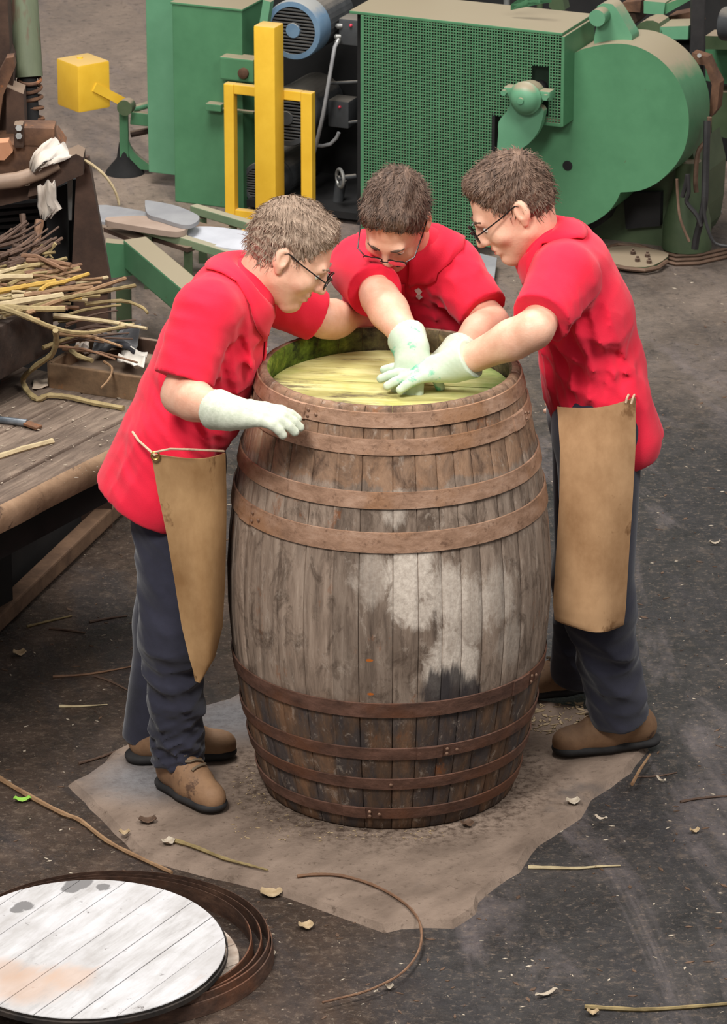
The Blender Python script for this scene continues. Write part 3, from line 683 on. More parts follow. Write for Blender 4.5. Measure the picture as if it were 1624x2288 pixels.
# ---- left cooper, leaning over the rim in profile
M_hair1 = hairmat('hair_greying', (92, 74, 60), (142, 120, 102), (186, 164, 144)); M_hair2 = hairmat('hair_brown', (54, 40, 32), (98, 76, 62), (136, 110, 92)); M_hair3 = hairmat('hair_dark', (48, 37, 30), (88, 68, 56), (130, 106, 90))
Yv = Vector((0, 1, 0)); Zv = Vector((0, 0, 1))
hc = at(642, 570, .05)
neck = at(565, 642, .05)
tor = [(at(385, 1010, .05), at(425, 905, .05), .108, .126, 1.3), (at(425, 905, .05), at(470, 790, .05), .128, .124, 1.35), (at(470, 790, .05), at(512, 690, .05), .122, .098, 1.6), (at(512, 690, .05), neck, .092, .064, 1.15), (at(470, 690, -.10), at(530, 625, .20), .074, .072, 1.0)]
near = dict(sh=at(455, 705, -.12), el=at(402, 882, -.20), wr=at(508, 925, -.36), hem=.82, sl=(.082, .080), hand=((1, -.08, .02), (0, -.25, 1), (.1, .9, .3)), hk=dict(curls=(.3, .35, .35, .4), thumb=.7))
far = dict(sh=at(560, 640, .20), el=at(722, 712, .24), wr=at(800, 716, .37), hem=.92, sl=(.078, .066), hand=((.72, .15, -.35), (0, -.2, 1), (.2, .9, 0)), hk=dict(curls=(.45, .5, .5, .55)))
legN = dict(hip=at(385, 1085, -.04), kn=at(385, 1420, -.10), an=at(398, 1690, -.09), heel=at(372, 1752, z=0), toe=at(486, 1818, z=0), r=(.112, .081, .073))
legF = dict(hip=at(400, 1060, .12), kn=at(375, 1390, .14), an=at(330, 1640, .13), heel=at(292, 1700, z=0), toe=at(524, 1690, z=0), r=(.11, .08, .066))
skirt = [(at(372, 985, .04), at(335, 1100, .03), .122, .140, 1.4), (at(385, 985, -.06), at(352, 1110, -.08), .10, .105, 1.0)]
pA, LA, shirtA = person('man on the left in red polo shirt leaning over the rim in wire spectacles', (at(400, 1740, z=0).x, 0, 0), (hc, (.80, -.10, -.60), (.60, 0, .80)), neck, tor, Yv, [near, far], [legN, legF],
    (M_hair1, dict(seed=1.0)), [M_glove, None],
    cuts=[(at(298, 1113, 0), (-.45, 0, -1), None, None)], skirt=skirt,
    post=[folds(at(560, 850, -.05), .17, (.9, 0, .35), .085, .008, .5), folds(at(470, 830, -.1), .14, (.8, 0, .6), .08, .006, 1), folds(at(420, 970, -.08), .12, (1, 0, .2), .07, .007), folds(at(310, 1060, -.1), .10, (1, 0, .1), .08, .004), folds(at(430, 680, -.1), .12, (.7, 0, .7), .10, .003)],
    tpost=[folds(at(395, 1560, -.15), .19, (.5, 0, 1), .11, .010, .4, 1.2), folds(at(395, 1690, -.15), .10, (0.2, 0, 1), .06, .009), folds(at(360, 1250, -.12), .20, (1, 0, .5), .12, .006)])
# collar
r_ = []
cN = neck; ax = (hc-neck).normalized()
fr = (Vector((.86, 0, -.5)))
def orth(v, n): n = n.normalized(); return (v-n*v.dot(n)).normalized()
collar(pA, shirtA, neck, ax, fr, Yv, M_red)
placket(pA, shirtA, at(606, 722, .05), at(572, 850, .05), Yv, M_red)
ap = apron_sheet([(at(338, 1012, -.185), at(502, 1012, -.14)), (at(352, 1100, -.19), at(503, 1100, -.12)), (at(374, 1200, -.20), at(502, 1200, -.13)), (at(392, 1300, -.20), at(501, 1300, -.14)), (at(408, 1400, -.20), at(497, 1400, -.15)), (at(424, 1470, -.20), at(480, 1470, -.16)), (at(438, 1522, -.19), at(444, 1524, -.185))], pA, M_hide, bulge=.045)
mb = MB(); mb.tube([at(347+9*math.cos(a), 1018+9*math.sin(a), -.205) for a in [k*math.pi/6 for k in range(12)]], .0028, 6, closed=True); mb.build('eyelet', M_brass, ap, smooth=True)
mb = MB(); mb.tube([at(347, 1018, -.21), at(330, 1003, -.19), at(310, 985, -.15), at(296, 965, -.11)], .0032, 6); mb.tube([at(347, 1010, -.205), at(380, 1003, -.225), at(420, 1004, -.235), at(500, 1008, -.15)], .0028, 6); mb.build('apron_string', M_cord, pA, smooth=True)

# ---- right cooper, arm stretched into the cask
hc = at(1150, 466, .20); neck = at(1200, 535, .22)
tor = [(at(1334, 930, .23), at(1325, 830, .23), .118, .126, 1.38), (at(1325, 830, .23), at(1300, 700, .22), .126, .122, 1.4), (at(1300, 700, .22), at(1272, 610, .22), .12, .105, 1.55), (at(1272, 610, .22), neck, .095, .062, 1.2), (at(1262, 615, .06), at(1262, 555, .40), .078, .076, 1.0)]
near = dict(sh=at(1258, 628, .05), el=at(1196, 735, -.10), wr=at(1016, 818, -.02), hem=.80, sl=(.086, .078), hand=((-.93, -.10, -.10), (-.1, -.25, 1), (-.2, .9, .2)), hk=dict(curls=(.10, .13, .16, .2), thumb=.3, spread=.14))
far = dict(sh=at(1262, 560, .40), el=at(1345, 720, .44), wr=at(1300, 800, .42), hem=.8, sl=(.074, .068), hand=((-.2, -.1, -1), (1, 0, 0), (0, -1, 0)))
legN = dict(hip=at(1338, 985, .14), kn=at(1338, 1360, .10), an=at(1382, 1590, .17), heel=at(1462, 1660, z=0), toe=at(1238, 1688, z=0), r=(.11, .086, .082))
legF = dict(hip=at(1325, 940, .34), kn=at(1312, 1290, .40), an=at(1292, 1496, .50), heel=at(1338, 1535, z=0), toe=at(1172, 1560, z=0), r=(.108, .085, .076))
skirt = [(at(1362, 900, .27), at(1388, 985, .30), .105, .112, 1.2), (at(1368, 900, .15), at(1392, 985, .15), .10, .098, 1.0)]
pC, LC, shirtC = person('man on the right in red polo shirt and long brown apron reaching into the cask', (at(1350, 1670, z=0).x, .15, 0), (hc, (-.80, -.12, -.60), (-.60, 0, .80)), neck, tor, Yv, [near, far], [legN, legF],
    (M_hair2, dict(seed=2.2)), [M_gloveg, None], cuts=[(at(1440, 1012, .2), (.28, 0, -1), None, None)], skirt=skirt,
    post=[folds(at(1270, 800, .08), .19, (.8, 0, .5), .09, .010, .4), folds(at(1320, 870, .1), .11, (1, 0, .3), .07, .006), folds(at(1240, 690, .0), .10, (.7, 0, .6), .08, .004, 1)],
    tpost=[folds(at(1370, 1530, .05), .18, (.5, 0, 1), .13, .011, .4, 1.2), folds(at(1300, 1470, .3), .14, (.4, 0, 1), .11, .009)], specs=M_tint)
ax = (hc-neck).normalized(); fr = Vector((-.86, 0, -.5))
collar(pC, shirtC, neck, ax, fr, Yv, M_red)
ap = apron_sheet([(at(1246, 908, .075), at(1419, 888, .05)), (at(1252, 1000, .03), at(1418, 1000, .03)), (at(1250, 1120, .0), at(1411, 1120, .02)), (at(1243, 1250, -.02), at(1403, 1250, .01)), (at(1237, 1350, -.03), at(1397, 1360, .0)), (at(1240, 1384, -.03), at(1393, 1396, .0)), (at(1256, 1392, -.03), at(1383, 1401, .0))], pC, M_hide2, bulge=.045)
mb = MB(); mb.tube([at(1398, 900, .03), at(1400, 890, .03), at(1404, 882, .06)], .003, 6); mb.tube([at(1410, 902, .03), at(1413, 890, .03), at(1417, 882, .07)], .003, 6); mb.build('apron_string', M_cord, pC, smooth=True)

# ---- middle cooper, facing the camera behind the cask
hc = at(884, 492, .36); neck = at(915, 545, .50)
wB = Vector((1, .12, 0))
tor = [(at(960, 790, .68), at(950, 740, .66), .12, .125, 1.35), (at(950, 740, .66), at(930, 660, .60), .125, .115, 1.5), (at(930, 660, .60), at(915, 590, .54), .115, .09, 1.6), (at(915, 590, .54), neck, .085, .062, 1.2), (at(815, 590, .50), at(1005, 600, .52), .074, .076, 1.0)]
right_ = dict(sh=at(800, 600, .47), el=at(846, 662, .24), wr=at(924, 776, .03), hem=.84, sl=(.078, .070), hand=((-.12, -.5, -.62), (.0, -.8, .65), (.9, 0, .2)), hk=dict(curls=(.35, .4, .45, .5), thumb=.3, s=.9))
left_ = dict(sh=at(1010, 610, .49), el=at(1098, 722, .36), wr=at(1012, 800, .13), hem=.80, sl=(.082, .072), hand=((-.5, -.5, -.3), (0, -.3, 1), (-.6, .6, 0)), hk=dict(curls=(.4, .45, .45, .45)))
legN = dict(hip=Vector((.02, .74, .80)), kn=Vector((.0, .72, .42)), an=Vector((-.02, .76, .12)), heel=Vector((-.02, .80, 0)), toe=Vector((-.05, .545, 0)))
legF = dict(hip=Vector((.20, .76, .80)), kn=Vector((.20, .80, .42)), an=Vector((.20, .90, .12)), heel=Vector((.2, .94, 0)), toe=Vector((.21, .68, 0)))
pB, LB, shirtB = person('man in the middle behind the cask in red polo shirt with head bowed', (.1, .78, 0), (hc, (-.22, -.60, -.74), (-.12, -.72, .62)), neck, tor, wB, [right_, left_], [legN, legF],
    (M_hair3, dict(seed=3.7, back=-.07)), [M_gloveg, M_glove],
    post=[folds(at(950, 690, .5), .16, (.8, 0, .5), .08, .010), folds(at(1050, 640, .45), .10, (.4, 0, .9), .08, .005, 1)])
ax = (Vector((-.05, -.25, 1))).normalized(); fr = Vector((-.2, -.85, -.5))
collar(pB, shirtB, neck, ax, fr, Yv, M_red, r=.07)
placket(pB, shirtB, at(890, 640, .42), at(900, 720, .48), Vector((1, 0, 0)), M_red)
M_badge = simple('badge_thread', (222, 214, 206), (236, 230, 224), 60)
bp = [(918, 648), (928, 643), (934, 650), (929, 656), (935, 662), (927, 668), (921, 662), (924, 656)]
bv = snapper(pB, shirtB); hits = [bv.ray_cast(CAM, ray(x+8, y).normalized()) for x, y in bp]
n_ = sum((h[1] for h in hits), Vector()).normalized(); mb = MB(); mb.prism([h[0]+n_*.004 for h in hits], -n_*.012); mb.build('chest_badge', M_badge, pB)
# ------------------------------------------------------------ green machinery behind
TH = R(23.5); UD = Vector((math.cos(TH), -math.sin(TH), 0)); VD = Vector((math.sin(TH), math.cos(TH), 0)); G0 = Vector((0, 4.76, 0))
def pm(px, py, v=0.0):                                  # photo point on the machine's front plane pushed back by v
    d = ray(px, py); t = ((G0-CAM).dot(VD)+v)/d.dot(VD); return CAM+d*t
def uz(px, py, v=0.0): q = pm(px, py, v)-G0; return q.dot(UD), q.z
def W(u, v, z): return G0+UD*u+VD*v+Vector((0, 0, z))
def mbox(mb, u0, u1, v0, v1, z0, z1, bev=.003):
    M = Matrix((UD, VD, Vector((0, 0, 1)))).transposed(); return mb.box(W((u0+u1)/2, (v0+v1)/2, (z0+z1)/2), (u1-u0, v1-v0, z1-z0), M, bev)
def paint(name, a, b, dust=(152, 134, 114), **k): return simple(name, a, b, 5, (1, 1, 1), k.pop('rough', .5), dust=dust, bump=.0008, spots=((84, 66, 50), .70, 16), **k)
M_green = paint('machine_green', (68, 116, 82), (78, 128, 92)); M_green2 = paint('pale_green', (86, 136, 104), (96, 146, 114)); M_greend = paint('dirty_green', (60, 76, 52), (78, 92, 66))
M_yel = simple('safety_yellow', (218, 172, 46), (230, 186, 58), 6, rough=.5, bump=.0006, dust=(196, 164, 104), dustlo=.65, spots=((96, 70, 30), .69, 15))
M_dark = simple('machine_dark', (20, 20, 21), (30, 29, 29), 8, rough=.85); M_motor = simple('motor_grey', (58, 60, 62), (76, 78, 80), 9, rough=.55, dust=(118, 112, 104))
M_blue = simple('fan_cover_blue', (84, 112, 138), (104, 130, 152), 9, rough=.5, dust=(150, 148, 142)); M_steel = simple('dull_steel', (128, 128, 126), (160, 160, 156), 12, rough=.4, metal=.5)
M_rusty = simple('rusty_iron', (70, 48, 36), (112, 80, 58), 10, rough=.8, bump=.002, spots=((134, 84, 50), .6, 12)); M_rustd = simple('dark_rusty_iron', (52, 38, 31), (80, 60, 48), 9, rough=.85, bump=.002, dust=(120, 102, 86))
M_cable = simple('cable_rubber', (30, 29, 30), (42, 40, 40), 20, rough=.6); M_conduit = simple('grey_conduit', (132, 132, 134), (152, 152, 152), 20, rough=.5); M_brownhose = simple('brown_cable', (86, 66, 52), (108, 84, 68), 20, rough=.7)
M_red2 = simple('red_lamp', (220, 70, 90), rough=.3)

mach = thing('machine', 'big green machine with square mesh guard and round drum cover behind the men', 'machine', G0, -TH)
uL, zT = uz(812, 34); uR, _ = uz(1254, 80); _, zN = uz(1254, 276); uS, _ = uz(1098, 300); _, zS0 = uz(1098, 252)
zB = .02; DEP = .30; mid_z = zT
# wire mesh: bars crossing at every 10.4 mm, with the two openings left out
pit = .0104; bw = .0034; holes = []
h0u, h0z = uz(1188, 146); h1u, h1z = uz(1226, 262); holes.append((h0u, h1u, h1z, h0z))
mb = MB()
def span(fixed, a, b, vertical):                        # cut a bar at the openings
    segs = [(a, b)]
    for u0, u1, z0, z1 in holes+[(uS, uR+.1, -1, zN)]:
        lo, hi, x0, x1 = (z0, z1, u0, u1) if vertical else (u0, u1, z0, z1)
        if x0 < fixed < x1:
            ns = []
            for s0, s1 in segs:
                if hi <= s0 or lo >= s1: ns.append((s0, s1)); continue
                if lo > s0: ns.append((s0, lo))
                if hi < s1: ns.append((hi, s1))
            segs = ns
    return segs
k = 0
while uL+k*pit < uR:
    u = uL+k*pit; k += 1
    for a, b in span(u, zB, zT, True): mbox(mb, u-bw/2, u+bw/2, 0, .002, a, b, 0)
k = 0
while zB+k*pit < zT:
    z = zB+k*pit; k += 1
    for a, b in span(z, uL, uR, False): mbox(mb, a, b, .0005, .0025, z-bw/2, z+bw/2, 0)
mb.build('mesh_guard', M_green, mach, kind='stuff')
uTL, _ = uz(775, 14, .12); mb = MB(); mbox(mb, uL-.055, uR+.004, .0, DEP, zT, zT+.012); mb.build('top_cover', M_green, mach)
mb = MB(); mbox(mb, uR, uR+.012, .0, DEP, zN-.012, zT); mb.build('side_panel', M_green, mach)
mb = MB(); mbox(mb, uL-.012, uL, .0, .03, zB, zT); mb.build('guard_frame', M_green, mach)
mb = MB(); mbox(mb, uS+.09, uR+.008, .0, .05, zN-.014, zN); mb.build('guard_frame', M_green, mach)
mb = MB(); mbox(mb, uS, uS+.012, .0, .03, zN-.15, zS0); mb.build('guard_frame', M_dark, mach)
M_inner = simple('guard_inside', (22, 38, 26), (30, 48, 34), 6, rough=.9)
mb = MB(); mbox(mb, uL+.01, uS+.02, .055, .09, zB, zT-.01); mbox(mb, uS+.02, uR-.004, .055, .09, zN, zT-.01); mb.build('inner_casing', M_inner, mach)
# drum guard: swept outline
drum = [(1100, 300), (1180, 200), (1240, 140), (1268, 126), (1300, 110), (1345, 100), (1390, 98), (1430, 107), (1470, 130), (1502, 162), (1524, 200), (1537, 245), (1538, 290), (1530, 330), (1514, 362), (1490, 390), (1462, 412), (1428, 426), (1386, 430), (1378, 448), (1362, 470), (1340, 488), (1312, 502), (1285, 506), (1255, 502), (1220, 486), (1180, 452), (1140, 405), (1108, 350)]
dv = .10
def smooth_poly(P, n=4):
    out = []; N = len(P)
    for i in range(N):
        p0, p1, p2, p3 = P[i-1], P[i], P[(i+1) % N], P[(i+2) % N]
        for k in range(n):
            t = k/n; out.append(tuple(.5*((2*p1[a])+(-p0[a]+p2[a])*t+(2*p0[a]-5*p1[a]+4*p2[a]-p3[a])*t*t+(-p0[a]+3*p1[a]-3*p2[a]+p3[a])*t**3) for a in (0, 1)))
    return out
def smooth_open(P, n=4):
    Q = [(2*P[0][0]-P[1][0], 2*P[0][1]-P[1][1])]+list(P)+[(2*P[-1][0]-P[-2][0], 2*P[-1][1]-P[-2][1])]; out = []
    for i in range(1, len(Q)-2):
        p0, p1, p2, p3 = Q[i-1:i+3]
        for k in range(n):
            t = k/n; out.append(tuple(.5*((2*p1[a])+(-p0[a]+p2[a])*t+(2*p0[a]-5*p1[a]+4*p2[a]-p3[a])*t*t+(-p0[a]+3*p1[a]-3*p2[a]+p3[a])*t**3) for a in (0, 1)))
    return out+[P[-1]]
dp = drum[:4]+smooth_open(drum[4:19])+smooth_open(drum[19:])
mb = MB(); mb.prism([pm(x, y, dv) for x, y in dp], VD*.22); mb.build('drum_guard', M_green, mach, smooth=True, sharp=40)
mb = MB(); q = pm(1268, 370, dv); mb.lathe([(.018, -.003), (.018, .003), (.015, .0035), (.0, .0035)], q, -VD, 20); mb.build('plug', M_dark, mach)
# stop handle with sector blade
c = pm(1181, 214, -.06); mb = MB(); mb.lathe([(.0, -.05), (.042, -.05), (.05, -.03), (.05, .02), (.058, .02), (.06, .034), (.052, .042), (.05, .052), (.036, .066), (.018, .074), (.012, .074), (.011, .082), (.0, .083)], c, -VD, 28); hub = mb.build('pivot_hub', M_green2, mach, smooth=True)
mb = MB(); mb.cyl(c+VD*.04, c+VD*.2, .03, 18); mb.build('shaft', M_dark, mach, smooth=True)
for s_, lab in ((-1, 0), (1, 1)):
    mb = MB(); b = c+UD*(.066*s_)+Vector((0, 0, .012)); mb.bar(b-UD*.02, b+UD*.022, .05, .034, bev=.006); mb.build('clamp_ear', M_green2, mach, smooth=True); mb = MB(); mb.cyl(b+UD*.012*s_-VD*.03, b+UD*.012*s_-VD*.045, .011, 6); mb.build('bolt', M_green2, mach)
sec = smooth_poly([(1150, 226), (1210, 240), (1211, 268), (1200, 298), (1176, 325), (1146, 340), (1113, 342), (1113, 300), (1114, 272), (1130, 252)], 3)
mb = MB(); mb.prism([pm(x, y, -.06) for x, y in sec], VD*.03); mb.build('sector_blade', M_green2, mach, smooth=True, sharp=40)
mb = MB(); mb.prism([pm(x, y, -.002) for x, y in [(1112, 40), (1148, 14), (1204, 22), (1178, 26), (1150, 32)]], Vector((0, 0, .02))); mb.v = [tuple(Vector(p)+VD*.12) for p in mb.v]; mb.build('lifting_lug', M_green, mach)
# cast stand behind the drum
mb = MB(); mb.prism([pm(x, y, .36) for x, y in [(1230, 440), (1330, 380), (1505, 380), (1545, 330), (1560, 400), (1556, 480), (1548, 530), (1536, 552), (1400, 556), (1230, 560)]], VD*.3); mb.build('cast_stand', M_greend, mach)
mb = MB(); mb.lathe([(.09, 0), (.085, .1), (.055, .22), (.045, .32)], W(uz(1525, 560, .30)[0], .34, .0), (0, 0, 1), 20); mb.build('stand_foot', M_greend, mach, smooth=True)
mb = MB(); mb.prism([pm(x, y, .33) for x, y in [(1392, 432), (1476, 430), (1474, 505), (1398, 512)]], VD*.03); mb.build('stand_recess', M_dark, mach)
mb = MB(); mb.prism([pm(x, y, .2) for x, y in [(1382, 432), (1345, 500), (1320, 515), (1300, 508), (1350, 480)]], VD*.1); mb.build('drum_bracket', M_dark, mach)
# shaft arm above the drum
a0 = pm(1349, 32, .12); mb = MB(); mb.prism([pm(x, y, .16) for x, y in smooth_poly([(1334, 14), (1360, 8), (1376, 18), (1404, 66), (1412, 84), (1400, 100), (1330, 110), (1332, 60)], 2)], VD*.07); mb.build('rocker_arm', M_green2, mach, smooth=True, sharp=40)
mb = MB(); mb.lathe([(.0, 0), (.026, 0), (.03, .006), (.03, .06), (.0, .06)], pm(1347, 32, .16), -VD, 20); mb.build('rocker_boss', M_green2, mach, smooth=True)
# bay between casing and cabinet: dark sheets added, its shade in their colour
c0, _ = uz(600, 300, .25); mb = MB(); mbox(mb, c0-.35, uL-.012, .62, .66, zB, zT+.25, 0); mb.build('dark_backing', M_dark, mach)
mb = MB(); mbox(mb, uL-.05, uL-.012, .06, .62, zB, zT, 0); mb.build('bay_side', M_dark, mach)
mb = MB(); mbox(mb, c0-.05, uL-.02, .16, .6, GZ+.02, .03, 0); mb.build('bay_floor', M_dark, mach)
for (x0, y0, x1, y1) in ((735, 186, 815, 182), (780, 274, 815, 269)):
    mb = MB(); mb.tube([pm(x0, y0, .3), pm(x1, y1, .3)], .006, 8); mb.build('cross_rod', M_motor, mach, smooth=True)
# motors
def motor(label, px, py, rp, v, Lb, cover, box, lamp=True, rad_=None):
    f = pm(px, py, v); r = rp/626*1.04; m = thing('electric_motor', label, 'motor', f, 0, 'fan cooled motors in the machine bay')
    a = VD; mb = MB(); mb.lathe([(r*.80, -.004), (r*.97, -.002), (r, .004), (r, .09), (r*.97, .09), (r*.97, .006), (r*.80, .004)], f, a, 40, closed=True); mb.build('fan_cover', cover, m, smooth=True)
    mb = MB(); mb.lathe([(.0, -.006), (r*.24, -.006), (r*.26, 0), (r*.26, .01), (.0, .01)], f, a, 24); mb.build('cover_boss', cover, m, smooth=True)
    mb = MB()
    for k in range(-7, 8):
        z = k*r*.115; w = math.sqrt(max(0, (r*.82)**2-z*z)); mb.bar(f+Vector((0, 0, z))-UD*w, f+Vector((0, 0, z))+UD*w, .006, r*.045)
    mb.build('grille', M_motor, m, kind='stuff')
    mb = MB(); mb.lathe([(.0, .012), (r*.9, .012), (r*.9, .02), (.0, .02)], f, a, 32); mb.build('fan_back', M_dark, m)
    mb = MB(); mb.lathe([(.0, .08), (r*.86, .08), (r*.86, .08+Lb), (r*.7, .1+Lb), (.0, .1+Lb)], f, a, 40); b = mb.build('stator_body', M_motor, m, smooth=True)
    mb = MB()
    for k in range(36):
        an = 2*math.pi*k/36; e = UD*math.cos(an)+Vector((0, 0, math.sin(an))); mb.bar(f+e*r*.93+a*.10, f+e*r*.93+a*(.07+Lb), .005, r*.2, up=e.cross(a))
    mb.build('cooling_fins', M_motor, b, kind='stuff')
    x0, y0, x1, y1, bv = box; p = pm(x0, y0, bv); q = pm(x1, y1, bv); mb = MB(); M = Matrix((UD, VD, Vector((0, 0, 1)))).transposed(); cc = (p+q)/2+VD*.04
    mb.box(cc, (abs((q-p).dot(UD)), .09, abs(q.z-p.z)), M, .008); bx = mb.build('terminal_box', M_motor, m, smooth=True)
    if lamp:
        mb = MB(); mb.lathe([(.006, 0), (.005, .006), (.001, .008)], pm((x0+x1)/2+4, y0+16, bv)-VD*.005, -VD, 10); mb.build('red_cap', M_red2, bx)
    return m, bx
m1, b1 = motor('blue grey fan motor at top of the bay behind the yellow post', 655, 68, 66, .16, .24, M_blue, (757, 40, 806, 104, .30))
for (x, y) in ((764, 58), (761, 82)):
    mb = MB(); mb.lathe([(.010, 0), (.010, .018), (.004, .024)], pm(x, y, .30), (-UD-VD*.6), 10); mb.build('cable_gland', M_steel, b1, smooth=True)
m2, b2 = motor('dark grey motor with square terminal box in the middle of the bay', 640, 264, 64, .2, .22, M_motor, (733, 222, 780, 288, .34))
m3, b3 = motor('dark floor level motor partly hidden behind the yellow frame', 585, 412, 50, .2, .25, M_motor, (650, 380, 690, 430, .5), lamp=False)
cb = thing('conduit', 'grey flexible conduit running down from the upper motor box', 'cable', pm(705, 340, .22))
mb = MB(); mb.tube([pm(x, y, v) for x, y, v in [(756, 90, .27), (748, 105, .24), (740, 150, .22), (730, 210, .21), (722, 255, .21), (712, 300, .22), (700, 345, .24), (694, 400, .28)]], .0075, 10); mb.build('sleeve', M_conduit, cb, smooth=True)
mb = MB(); mb.cyl(pm(757, 88, .272), pm(753, 96, .262), .011, 10); mb.build('end_fitting', M_steel, cb, smooth=True)
mb = MB(); mb.tube([pm(x, y, .3) for x, y in [(757, 296), (752, 308), (738, 322), (720, 326), (700, 324)]], .007, 8); tag(mb.build('motor_cable', M_conduit, smooth=True), 'short grey cable curving out below the middle motor terminal box', 'cable')
hw = thing('handwheel', 'small grey handwheel low in the dark bay', 'wheel', pm(760, 398, .2)); hax = (-VD*.72-UD*.69).normalized(); mb = MB(); _, u_, w_ = frame_of(hax); cw = pm(760, 398, .2)
mb.tube([cw+(u_*math.cos(k*math.pi/12)+w_*math.sin(k*math.pi/12))*.033 for k in range(24)], .0065, 8, closed=True); mb.build('rim', M_steel, hw, smooth=True)
mb = MB(); mb.cyl(cw-hax*.06, cw+hax*.01, .010, 12); mb.build('hub', M_motor, hw, smooth=True)
for k in range(3):
    e = u_*math.cos(k*2.094)+w_*math.sin(k*2.094); mb = MB(); mb.cyl(cw, cw+e*.032, .0045, 6); mb.build('spoke', M_motor, hw)
mb = MB(); mb.cyl(pm(762, 402, .28), pm(752, 470, .28), .02, 12); mb.build('valve_stem', M_motor, hw, smooth=True)

# green cabinet
CV = .17; cab = thing('machine_cabinet', 'tall plain green steel cabinet left of the yellow frame', 'cabinet', W(uz(440, 452, CV)[0], CV, GZ), -TH)
ua, zt = uz(384, 2, CV); ub, _ = uz(540, 30, CV); _, zlow = uz(440, 452, CV); zt = uz(540, 26, CV)[1]
mb = MB(); mbox(mb, ua, ub, CV, CV+.24, GZ, zt, .004); mb.build('body', M_green, cab)
mb = MB(); mbox(mb, ua-.005, ub+.004, CV-.004, CV+.245, zt, zt+.01); mb.build('lid', M_green, cab)
p0 = uz(336, 0, CV+.2); p1 = uz(378, 222, CV+.2); mb = MB(); mbox(mb, p0[0], ua, CV+.16, CV+.2, GZ+.05, zt+.2); bk = mb.build('back_post', M_green2, cab)
for k in range(18):
    y = 24+k*7.4; a = uz(373, y, CV-.002); mb = MB(); mbox(mb, ua-.016, ua-.002, CV+.152, CV+.16, a[1]-.0035, a[1]+.0035, 0); mb.build('slot', M_dark, bk)
mb = MB(); a = uz(490, 126, CV-.05); b = uz(566, 186, CV-.05); mbox(mb, a[0], b[0], CV-.05, CV+.02, b[1], a[1], .006); br = mb.build('bracket', M_green, cab)
mb = MB(); mb.lathe([(.0, -.01), (.02, -.01), (.02, .012), (.012, .016), (.0, .016)], pm(545, 163, CV-.05), -VD, 16); mb.build('pin', M_rusty, br, smooth=True)
mb = MB(); a = uz(461, 229, CV-.03); b = uz(496, 250, CV-.03); mbox(mb, a[0], b[0], CV-.04, CV, b[1], a[1], .004); mb.build('hasp', M_green, cab)
mb = MB(); a = uz(496, 236, CV-.03); b = uz(566, 262, CV-.03); mbox(mb, a[0], b[0], CV-.03, CV-.01, b[1]+.01, a[1]-.01, .003); mb.build('hasp_bar', M_greend, cab)
mb = MB(); mb.bar(pm(600, 0, .1), pm(592, 50, .1), .03, .03); mb.build('bay_post', M_green2, mach)

# yellow guard frame
FV = .02; yf = thing('guard_frame', 'yellow painted steel frame with thick centre post standing before the machine bay', 'frame', W(uz(600, 492, FV)[0], FV, GZ), -TH)
zf = GZ; u0, zt0 = uz(499, 187, FV); u1 = uz(521, 187, FV)[0]; u2, zt1 = uz(671, 206, FV); u3 = uz(696, 208, FV)[0]; zf_t = (uz(600, 198, FV)[1])
for a, b in ((u0, u1), (u2, u3)):
    mb = MB(); mbox(mb, a, b, FV, FV+.035, zf, zf_t-.0, .004); mb.build('side_post', M_yel, yf)
mb = MB(); mbox(mb, u1, u2, FV+.002, FV+.033, zf_t-.036, zf_t, .003); mb.build('top_rail', M_yel, yf)
mb = MB(); zb = uz(540, 478, FV)[1]; mbox(mb, u1, u2, FV+.002, FV+.033, zb-.02, zb+.012, .003); mb.build('bottom_rail', M_yel, yf)
uc0, zc = uz(566, 57, FV-.08); uc1 = uz(613, 57, FV-.08)[0]; mb = MB(); mbox(mb, uc0, uc1, FV-.08, FV, zf, zc, .006); mb.build('centre_post', M_yel, yf, smooth=True)
mb = MB(); mbox(mb, uc0-.04, uc1+.04, FV-.12, FV+.04, GZ, GZ+.012, .003); mb.build('foot_plate', M_yel, yf)

# counterweight lever
cwY = 5.5; d1 = Vector((-.59, .807, 0)); d2 = Vector((.807, .59, 0)); fb = at(176, 256, cwY); 
lev = thing('counterweight_lever', 'yellow cube counterweight on a bar pivoted on a green stand', 'lever', (at(290, 372, z=GZ)), 0)
Mx = Matrix((d1, d2, Vector((0, 0, 1)))).transposed(); s1, s2, s3_ = .150, .142, .182; cc = fb+d1*s1/2+d2*s2/2+Vector((0, 0, s3_/2+.004))
mb = MB(); mb.box(cc, (s1, s2, s3_), Mx, .009); wt = mb.build('weight', M_yel, lev, smooth=True)
mb = MB(); mb.lathe([(.012, 0), (.011, .006), (.0, .007)], cc+Vector((0, 0, s3_/2))+d1*.02, (0, 0, 1), 12); mb.build('weight_bolt', M_yel, wt)
pv = at(284, 232, 5.62); mb = MB(); mb.bar(cc-d1*.072+d2*.0, pv, .016, .034); mb.build('bar', M_yel, lev)
sx = at(276, 232, 5.66); gx = at(276, 368, z=GZ); gx.y = sx.y
mb = MB(); mb.box((sx.x, sx.y, (sx.z+GZ)/2), (.034, .05, sx.z-GZ), None, .005); mb.build('stand_post', M_green, lev)
mb = MB(); mb.lathe([(.075, 0), (.07, .012), (.03, .06), (.02, .12)], (sx.x, sx.y, GZ), (0, 0, 1), 20); mb.build('stand_base', M_dark, lev, smooth=True)
mb = MB(); mb.prism([at(x, y, 5.64) for x, y in smooth_poly([(272, 250), (284, 268), (284, 300), (292, 330), (312, 352), (338, 372), (330, 380), (296, 372), (272, 340)], 2)], (0, .03, 0)); mb.build('curved_leg', M_green, lev, smooth=True, sharp=40)
